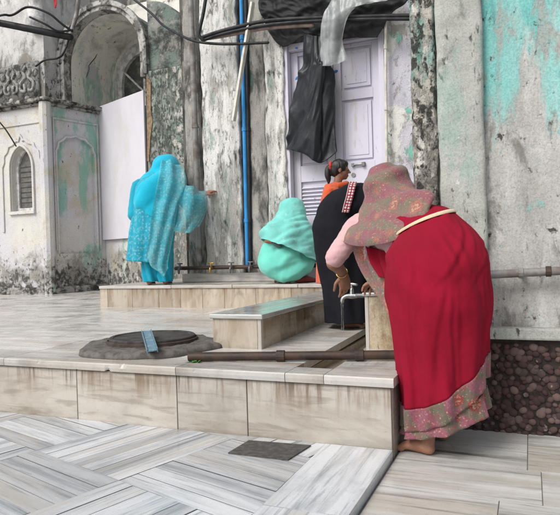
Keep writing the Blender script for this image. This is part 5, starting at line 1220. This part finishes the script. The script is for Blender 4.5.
# ---------- crouching woman in mint green on the ledge
def woman_in_mint():
    D = 5.72; px = D / FPX; gz = LZ
    def g(x, d): p = at(x, 282, d); p.z = gz; return p
    root = thing('person', 'woman wrapped in mint green, crouching on the ledge with her back turned', 'person', g(290, D))
    J = dict(side=-R0, pelvis=at(287, 266, D), chest=at(290, 236, D + 0.12), neck=at(292, 220, D + 0.16), head=at(293, 209, D + 0.2), hup=V((0.1, 0.2, 1)), hface=F0 + R0 * 0.5 - Z * 0.3,
             shL=at(276, 232, D + 0.12), elL=at(268, 246, D + 0.18), wrL=at(279, 247.5, D + 0.12), shR=at(305, 232, D + 0.12), elR=at(311, 246, D + 0.3), wrR=at(303, 258, D + 0.48),
             hipL=at(279, 266, D + .02), knL=at(274, 246, D + 0.36), anL=g(281, D + 0.12) + Z * 0.075, heL=g(281, D + 0.06), toL=g(278, D + 0.29), hipR=at(297, 266, D + .02), knR=at(308, 248, D + 0.36), anR=g(305, D + 0.10) + Z * 0.07, heR=g(303, D + 0.04), toR=g(313, D + 0.26))
    J['handL'] = (R0 * 0.6 + F0 * 0.3, Z * .2 - F0, 1, (0.3, 0.3, 0.3)); J['handR'] = (F0 - Z * 0.5, Z, -1, (0.3, 0.3, 0.3))
    body(root, J, M['skin_dark'], 0.007, 0.92)
    mint = fabric('mint green cotton', (0.16, 0.60, 0.49), (0.13, 0.52, 0.43), 18, 0.35)
    # limbs pressing through the cloth: (centre or segment ends, reach, height)
    def cap(p, a, b, r):
        ab = b - a; t_ = max(0, min(1, (p - a).dot(ab) / max(1e-9, ab.dot(ab)))); return math.exp(-((p - a - ab * t_).length / r) ** 2)
    TH = (at(283, 272, D - .20), at(312, 249, D - .12)); TH2 = (at(276, 262, D - .2), at(268, 250, D - .14)); KN = at(314, 246, D - .02)
    SHL, SHR, EL = at(271, 231, D - .06), at(308, 228, D - .04), at(315, 240, D - .02); SP = (at(291, 226, D - .1), at(287, 246, D - .16)); NK = (at(280, 215, D - .03), at(303, 213, D - .03))
    # dress stretched round the hips
    rg = vr([(at(288, 281.8, D + 0.02), R0 * 0.08, -F0 * 0.06), (at(287, 280, D + 0.02), R0 * 15 * px, -F0 * 0.14), (at(286.5, 273.5, D + 0.03), R0 * 24 * px, -F0 * 0.20), (at(286.5, 263, D + 0.05), R0 * 28.5 * px, -F0 * 0.24), (at(287, 250, D + 0.08), R0 * 27 * px, -F0 * 0.22), (at(289, 236, D + 0.12), R0 * 23 * px, -F0 * 0.17), (at(291, 224, D + 0.15), R0 * 15 * px, -F0 * 0.12)], 96, 8)
    def kf(p, n_, u, v):
        # pulled creases running from the hips towards the right knee
        x = (p - root.location).dot(R0); q = x * 0.9 - (p.z - gz) * 0.75
        an = math.atan2((p.z - gz) - 0.30, 0.30 - x); r_ = math.hypot(p.z - gz - 0.30, 0.30 - x)
        rad_ = 0.013 * (abs(math.sin(an * 8.5 + 1.3 * noise.noise(p * 3))) ** 0.7 - 0.6) * sstep(0.05, 0.25, r_) * (1 - sstep(0.42, 0.6, r_))
        return n_ * (0.034 * cap(p, *TH, 0.055) - 0.020 * cap(p, TH[0] + Z * .10, TH[1] + Z * .085, 0.03) + 0.022 * cap(p, *TH2, 0.07) + 0.03 * cap(p, KN, KN + Z * .01, 0.06) + rad_ + 0.004 * (abs(math.sin(q * 30 + 2 * noise.noise(p * 4))) - 0.5) * sstep(0.05, 0.3, x + 0.15) * sstep(0.05, 0.25, v) * (1 - sstep(0.6, 0.8, v)) + 0.016 * noise.noise(p * 6) + 0.022 * (abs(noise.noise(V((x * 5 + (p.z - gz) * 6, p.y * 4, (p.z - gz) * 5 - x * 3)))) - 0.2) + 0.004 * noise.noise(p * 24))
    garment('dress', rg, mint.m, root, kf, 0.004)
    # shawl over head, shoulders and back with its edge sloping down to the right
    e0, e1 = at(260.5, 239, D + 0.05), at(317.5, 262, D + 0.05); em = (e0 + e1) / 2; ea = (e1 - e0) / 2
    rg = vr([(at(291.5, 197.5, D + .17), R0 * .012, -F0 * .012), (at(291.5, 199, D + .17), R0 * 0.075, -F0 * 0.075), (at(291.5, 203.5, D + .17), R0 * 12.5 * px, -F0 * 0.125), (at(292, 211, D + .16), R0 * 14.3 * px, -F0 * 0.135), (at(291, 218, D + .145), R0 * 17.3 * px - Z * 0.01, -F0 * 0.16), (at(290, 225, D + .12), R0 * 22 * px - Z * 0.02, -F0 * 0.19), (at(289.5, 233, D + .095), R0 * 25.5 * px - Z * 0.06, -F0 * 0.215), (at(289, 241, D + .07), R0 * 27 * px - Z * 0.12, -F0 * 0.24 + Z * 0.0), (em, ea * 1.0, -F0 * 0.262 + Z * 0.02)], 96, 9)
    sm = NT('mint green print', 0.85, 0.2); p = sm.obj(); c = sm.mix(sm.ss(sm.noise(p, 6, 5), .35, .7), (0.19, 0.60, 0.53), (0.155, 0.50, 0.455)); c = sm.mix(sm.ss(sm.noise(p, 15, 5, .7), .56, .66, 0, .55), c, (0.40, 0.66, 0.66)); sm.col(c); sm.b.inputs['Sheen Weight'].default_value = 0.2; sm.bump(sm.noise(p, 20, 4), 0.35, 0.012)
    def sf(p, n_, u, v): return n_ * (0.034 * cap(p, SHL, SHL + Z * .01, 0.07) + 0.03 * cap(p, SHR, SHR + Z * .01, 0.06) + 0.03 * cap(p, EL, EL + Z * .01, 0.055) + 0.018 * cap(p, *SP, 0.07) - 0.022 * cap(p, *NK, 0.035) + 0.020 * (abs(noise.noise(V(((p.x + p.z * .5) * 3.5, p.y * 3, (p.z - p.x * 0.35) * 15)))) - 0.2) * 2 * sstep(.3, .5, v) + 0.010 * noise.noise(p * 8) + 0.004 * noise.noise(p * 21))
    garment('headscarf', rg, sm.m, root, sf, 0.006)
    # hand and dark slit showing at the gap on the left
    mb = MB(); c0 = at(269, 243, D - 0.175); hand(mb, c0, R0 * 0.8 - Z * 0.3, -F0 + Z * .2, 1, (.1, .2, .2), 0.62)
    mb2 = MB(); mb2.ell(at(277, 244.5, D - 0.142), 0.052, 0.018, 0.028, (R0 * 0.93 - Z * 0.36, F0, Z), 16, 10); blob('blouse', mb2, fabric('dark slit patch', (0.035, 0.06, 0.065), (0.08, 0.14, 0.14), 30).m, root, 0.006, 2)  # dark lump added for the shade in the slit, not a garment
    mb3 = MB(); mb3.ell(at(268.5, 242, D - 0.143), 0.045, 0.02, 0.016, (R0 * 0.95 - Z * 0.2, F0, Z), 12, 8); blob('hand', mb3, M['skin_dark'], root, 0.005, 2)
    # dark red shoes
    mb = MB(); h_, t_ = g(298, D - 0.06), g(317, D + 0.02); dd = (t_ - h_)
    mb.tube([h_ + Z * 0.025, h_ + dd * .4 + Z * 0.034, h_ + dd * .75 + Z * 0.026, t_ + Z * 0.018], [(0.03, 0.026), (0.036, 0.034), (0.038, 0.024), (0.026, 0.015)], 12, 5, side=V((dd.y, -dd.x, 0)).normalized())
    blob('shoe', mb, plain('dark red leather', (0.13, 0.02, 0.02), 0.5), root, 0.006, 2)
woman_in_mint()

# ---------- woman in black bending at the tap
def woman_in_black():
    D = 4.16; px = D / FPX; gz = zf(4.1)
    def g(x, y): return gp(x, y, gz)
    root = thing('person', 'barefoot woman in a loose black dress, bent forward behind the woman in red', 'person', g(345, 329))
    J = dict(side=-F0 * -1.0, pelvis=at(337, 225, D), chest=at(375, 202, D + 0.05), neck=at(392, 208, D + 0.06), head=at(405, 216, D + 0.06), hup=R0 * 0.8 + Z * 0.2, hface=-Z + R0 * 0.3,
             shL=at(378, 208, D + 0.2), elL=at(380, 248, D + 0.18), wrL=at(368, 285, D + 0.12), shR=at(376, 210, D - 0.12), elR=at(384, 250, D - 0.1), wrR=at(370, 285, D - 0.02),
             hipL=at(337, 238, D + 0.09), knL=at(348, 285, D + 0.1), anL=g(350, 324) + Z * 0.07, heL=g(345, 324.5), toL=g(364, 324), hipR=at(335, 238, D - 0.08), knR=at(346, 287, D - 0.02), anR=g(350, 327.6) + Z * 0.065, heR=g(345, 328), toR=g(367, 328))
    J['handL'] = (at(360, 306, D + .1) - J['wrL'], R0, 1, (.2, .3, .3)); J['handR'] = (at(362, 308, D - .02) - J['wrR'], R0, -1, (.2, .3, .3))
    body(root, J, M['skin_dark'], 0.0065)
    bk = fabric('black cotton', (0.007, 0.0075, 0.011), (0.011, 0.0115, 0.016), 12, 0.5, 0.9, 600, 0.0)
    F_ = -F0
    rg = vr([(at(346.5, 321, D), R0 * 21.5 * px, F_ * 0.19), (at(345.5, 308, D), R0 * 22 * px, F_ * 0.18), (at(344, 285, D), R0 * 22.5 * px, F_ * 0.17), (at(340, 258, D), R0 * 24 * px, F_ * 0.18), (at(338.5, 236, D), R0 * 26 * px, F_ * 0.19), (at(338.5, 223, D), R0 * 26 * px + Z * 0.0, F_ * 0.19), (at(343.5, 213, D + .01), R0 * 17 * px - Z * 0.115, F_ * 0.18), (at(357, 206, D + .03), R0 * 0.035 - Z * 0.16, F_ * 0.17), (at(374, 204, D + .05), -Z * 0.145 - R0 * 0.01, F_ * 0.17), (at(390, 205, D + .06), -Z * 0.135, F_ * 0.14), (at(398, 209, D + .06), -Z * 0.06 - R0 * 0.02, F_ * 0.06)], 96, 8)
    def kf(p, n_, u, v): return n_ * (0.012 * (1 - sstep(.1, .6, v)) * math.sin(u * 2 * math.pi * 6 + 2 * v) + 0.008 * noise.noise(V((p.x * 8, p.y * 8, p.z * 3))) + 0.004 * noise.noise(p * 20))
    kf0 = kf
    def kf(p, n_, u, v): return kf0(p, n_, u, v) + n_ * 0.018 * (abs(noise.noise(V((p.x * 9, p.y * 7, p.z * 2.2)))) - 0.2) + n_ * 0.02 * sstep(.45, .6, v) * (abs(noise.noise(V((p.x * 2.5 - p.z * 3, p.y * 5, (p.z + p.x) * 7)))) - 0.2)
    o, grid = garment('dress', rg, bk.m, root, kf, 0.004)
    hu_ = J['hup'].normalized(); hf_ = (J['hface'] - hu_ * J['hface'].dot(hu_)).normalized(); hs_ = hf_.cross(hu_)
    mb = MB(); mb.ell(J['head'] + hu_ * 0.03 - hf_ * 0.022, 0.094, 0.105, 0.10, (hs_, hf_, hu_), 20, 14); mb.tube([J['head'] - hf_ * 0.06, lerp(J['head'], J['neck'], .7) - hf_ * 0.03, J['neck'] - hf_ * 0.03], [0.085, 0.09, 0.10], 14, 5)
    blob('headscarf', mb, bk.m, root, 0.008, 3, lambda p, n_: n_ * 0.006 * noise.noise(p * 18))
    # sleeves hanging down
    for q in 'LR':
        mb = MB(); mb.tube([lerp(J['chest'], J['sh' + q], .5), J['sh' + q], lerp(J['sh' + q], J['el' + q], .5), J['el' + q], lerp(J['el' + q], J['wr' + q], .85)], [.085, .085, .08, .08, .085], 14, 5); blob('sleeve', mb, bk.m, root, 0.01, 3)
    # embroidered strip over the shoulder
    t = NT('embroidered strip', 0.8); p = t.uv(); ck = t.vor(t.map(p, (3, 13, 1)), 1.0, rnd=0.2); ed = t.xyz(p)[0]
    c = t.mix(t.ss(ck, 0.30, 0.42), (0.60, 0.55, 0.52), (0.24, 0.02, 0.045)); c = t.mix(t.ss(ed, 0.16, 0.2, 1, 0), c, (0.30, 0.03, 0.05)); c = t.mix(t.ss(ed, 0.08, 0.1, 1, 0), c, (0.5, 0.45, 0.42)); t.col(c)
    rows = []
    for k, (x, y) in enumerate(((353.5, 181.8), (352, 186), (350, 195), (347.5, 204), (345.5, 212.5))):
        row = []
        for dx in (-3.6, 0, 3.6):
            r_ = (FW + RT * ((x + dx - 280) / FPX) + UP * ((257.5 - y - dx * 0.05) / FPX)); best = None
            # drop the strip onto the cloth: nearest cloth point along this direction
            for gi in grid[36:]:
                for pt in gi:
                    w_ = pt - CP; tt = w_.dot(r_) / r_.dot(r_); e_ = (w_ - r_ * tt).length
                    if e_ < 0.03 and (best is None or tt < best): best = tt
            row.append(CP + r_ * ((best or D - 0.17) - 0.012))
        rows.append(row)
    for a in range(3):
        m_ = sum((r[a] - CP).length for r in rows) / len(rows)
    sheet('embroidered_strip', rows, t.m, root, 8, 40, 0.003)
woman_in_black()

# ---------- girl by the door
def girl():
    D = 5.05; gz = BZ; s_ = FPX / D; k = 1.0
    root = thing('person', 'girl in an orange top with a black ponytail, seen in profile before the tall door', 'person', at(335, 285, D).xyz * 1.0)
    root.location.z = gz
    hc = at(340.5, 170, D); hup = V((0.02, 0, 1)); hf = R0 * 0.92 - F0 * 0.12 - Z * 0.28
    b_ = root.location.copy()
    sdv = F0
    J = dict(side=F0, pelvis=at(334, 245, D), chest=at(334, 202, D), neck=at(337.5, 183, D), head=hc, hup=hup, hface=hf,
             shL=at(331, 193, D + .11), elL=at(336, 228, D + .14), wrL=at(350, 240, D + .12), shR=at(331, 193, D - .11), elR=at(336, 228, D - .14), wrR=at(350, 240, D - .12))
    for q, o in (('L', .07), ('R', -.07)):
        J['hip' + q] = at(334, 250, D + o); J['kn' + q] = lerp(at(334, 250, D + o), b_ + F0 * o, .5); J['an' + q] = b_ + F0 * o + Z * .07; J['he' + q] = b_ + F0 * o - R0 * .05; J['to' + q] = b_ + F0 * o + R0 * .14; J['hand' + q] = (R0 - Z * .3, Z, 1 if q == 'L' else -1, (.3, .3, .3))
    kk = 1.12
    body(root, J, M['skin_dark'], 0.005, 0.74)
    f = (hf - hup * hf.dot(hup)).normalized(); u_ = hup.normalized(); sx = f.cross(u_); K_ = 0.74; f, u_, sx = f * K_, u_ * K_, sx * K_
    # hair: cap, fringe edge, ponytail
    mb = MB(); mb.ell(hc + u_ * 0.035 - f * 0.018, 0.088, 0.100, 0.094, (sx, f, u_), 22, 16); mb.ell(hc - u_ * 0.0 - f * 0.052, 0.078, 0.066, 0.085, (sx, f, u_), 18, 12); mb.ell(hc + u_ * 0.062 + f * 0.035, 0.07, 0.055, 0.05, (sx, f, u_), 16, 10)
    pt = hc + u_ * 0.045 - f * 0.115
    mb.tube([pt + f * .03, pt, pt - f * 0.025 - u_ * 0.03, pt - f * 0.032 - u_ * 0.09, pt - f * 0.02 - u_ * 0.15, pt - f * 0.022 - u_ * 0.20], [q * K_ for q in (0.035, 0.028, 0.036, 0.036, 0.028, 0.010)], 14, 6)
    t = NT('black hair', 0.42, 0.5); p = t.obj(); t.col((0.006, 0.0055, 0.0055)); t.bump(t.noise(t.map(p, (60, 60, 7)), 1.0, 4), 0.7, 0.01)
    blob('hair', mb, t.m, root, 0.006, 2, lambda p, n_: n_ * 0.005 * noise.noise(V((p.x * 45, p.y * 45, p.z * 9))))
    mb = MB(); c = pt + f * 0.004
    for q in range(9):
        a = 2 * math.pi * q / 9; mb.ell(c + sx * 0.036 * math.cos(a) + u_ * 0.036 * math.sin(a), 0.015, 0.015, 0.015, None, 10, 8)
    blob('hair_tie', mb, plain('red scrunchie cloth', (0.55, 0.045, 0.03), 0.8), root, 0.005, 2)
    for q in (-1, 1):
        mb = MB(); mb.ell(hc + u_ * 0.0 + f * 0.078 + sx * q * 0.031, 0.012, 0.008, 0.008, (sx, f, u_), 12, 8); e = mb.build('eye', plain('eye white', (0.35, 0.33, 0.31), 0.4), root, smooth=True)
        mb = MB(); mb.ell(hc + u_ * 0.0 + f * 0.084 + sx * q * 0.031, 0.0058, 0.004, 0.0062, (sx, f, u_), 10, 8); mb.build('iris', M['black'], e, smooth=True)
    # orange top
    og = fabric('orange cotton', (0.62, 0.10, 0.025), (0.50, 0.07, 0.02), 30, 0.4); F_ = F0
    mb = MB(); mb.tube([at(334, 246, D), at(333, 225, D), at(333, 202, D), at(335.5, 190, D)], [(0.17, 0.13), (0.155, 0.115), (0.155, 0.105), (0.085, 0.075)], 18, 6, side=F0)
    for q in 'LR': mb.tube([lerp(J['chest'], J['sh' + q], .5), J['sh' + q], lerp(J['sh' + q], J['el' + q], .7)], [.075, .068, .06], 14, 5)
    # gathered scarf round the neck
    mb.tube([at(328, 188, D - .05), at(336, 186.5, D - .075), at(344, 184.5, D - .05), at(346, 184.5, D + .04), at(336, 186, D + .08), at(328, 187, D + .04), at(328, 188, D - .05)], [.030] * 7, 10, 4)
    blob('top', mb, og.m, root, 0.007, 2, lambda p, n_: n_ * (0.008 * noise.noise(p * 17) + 0.004 * noise.noise(p * 40)))
    rg = vr([(at(334, 240, D), F0 * 0.17, R0 * 0.13), (b_ + Z * 0.28, F0 * 0.19, R0 * 0.14), (b_ + Z * 0.08, F0 * 0.2, R0 * 0.15)], 40, 6)
    garment('skirt', rg, og.m, root, lambda p, n_, u, v: n_ * 0.012 * math.sin(u * 2 * math.pi * 8))
girl()
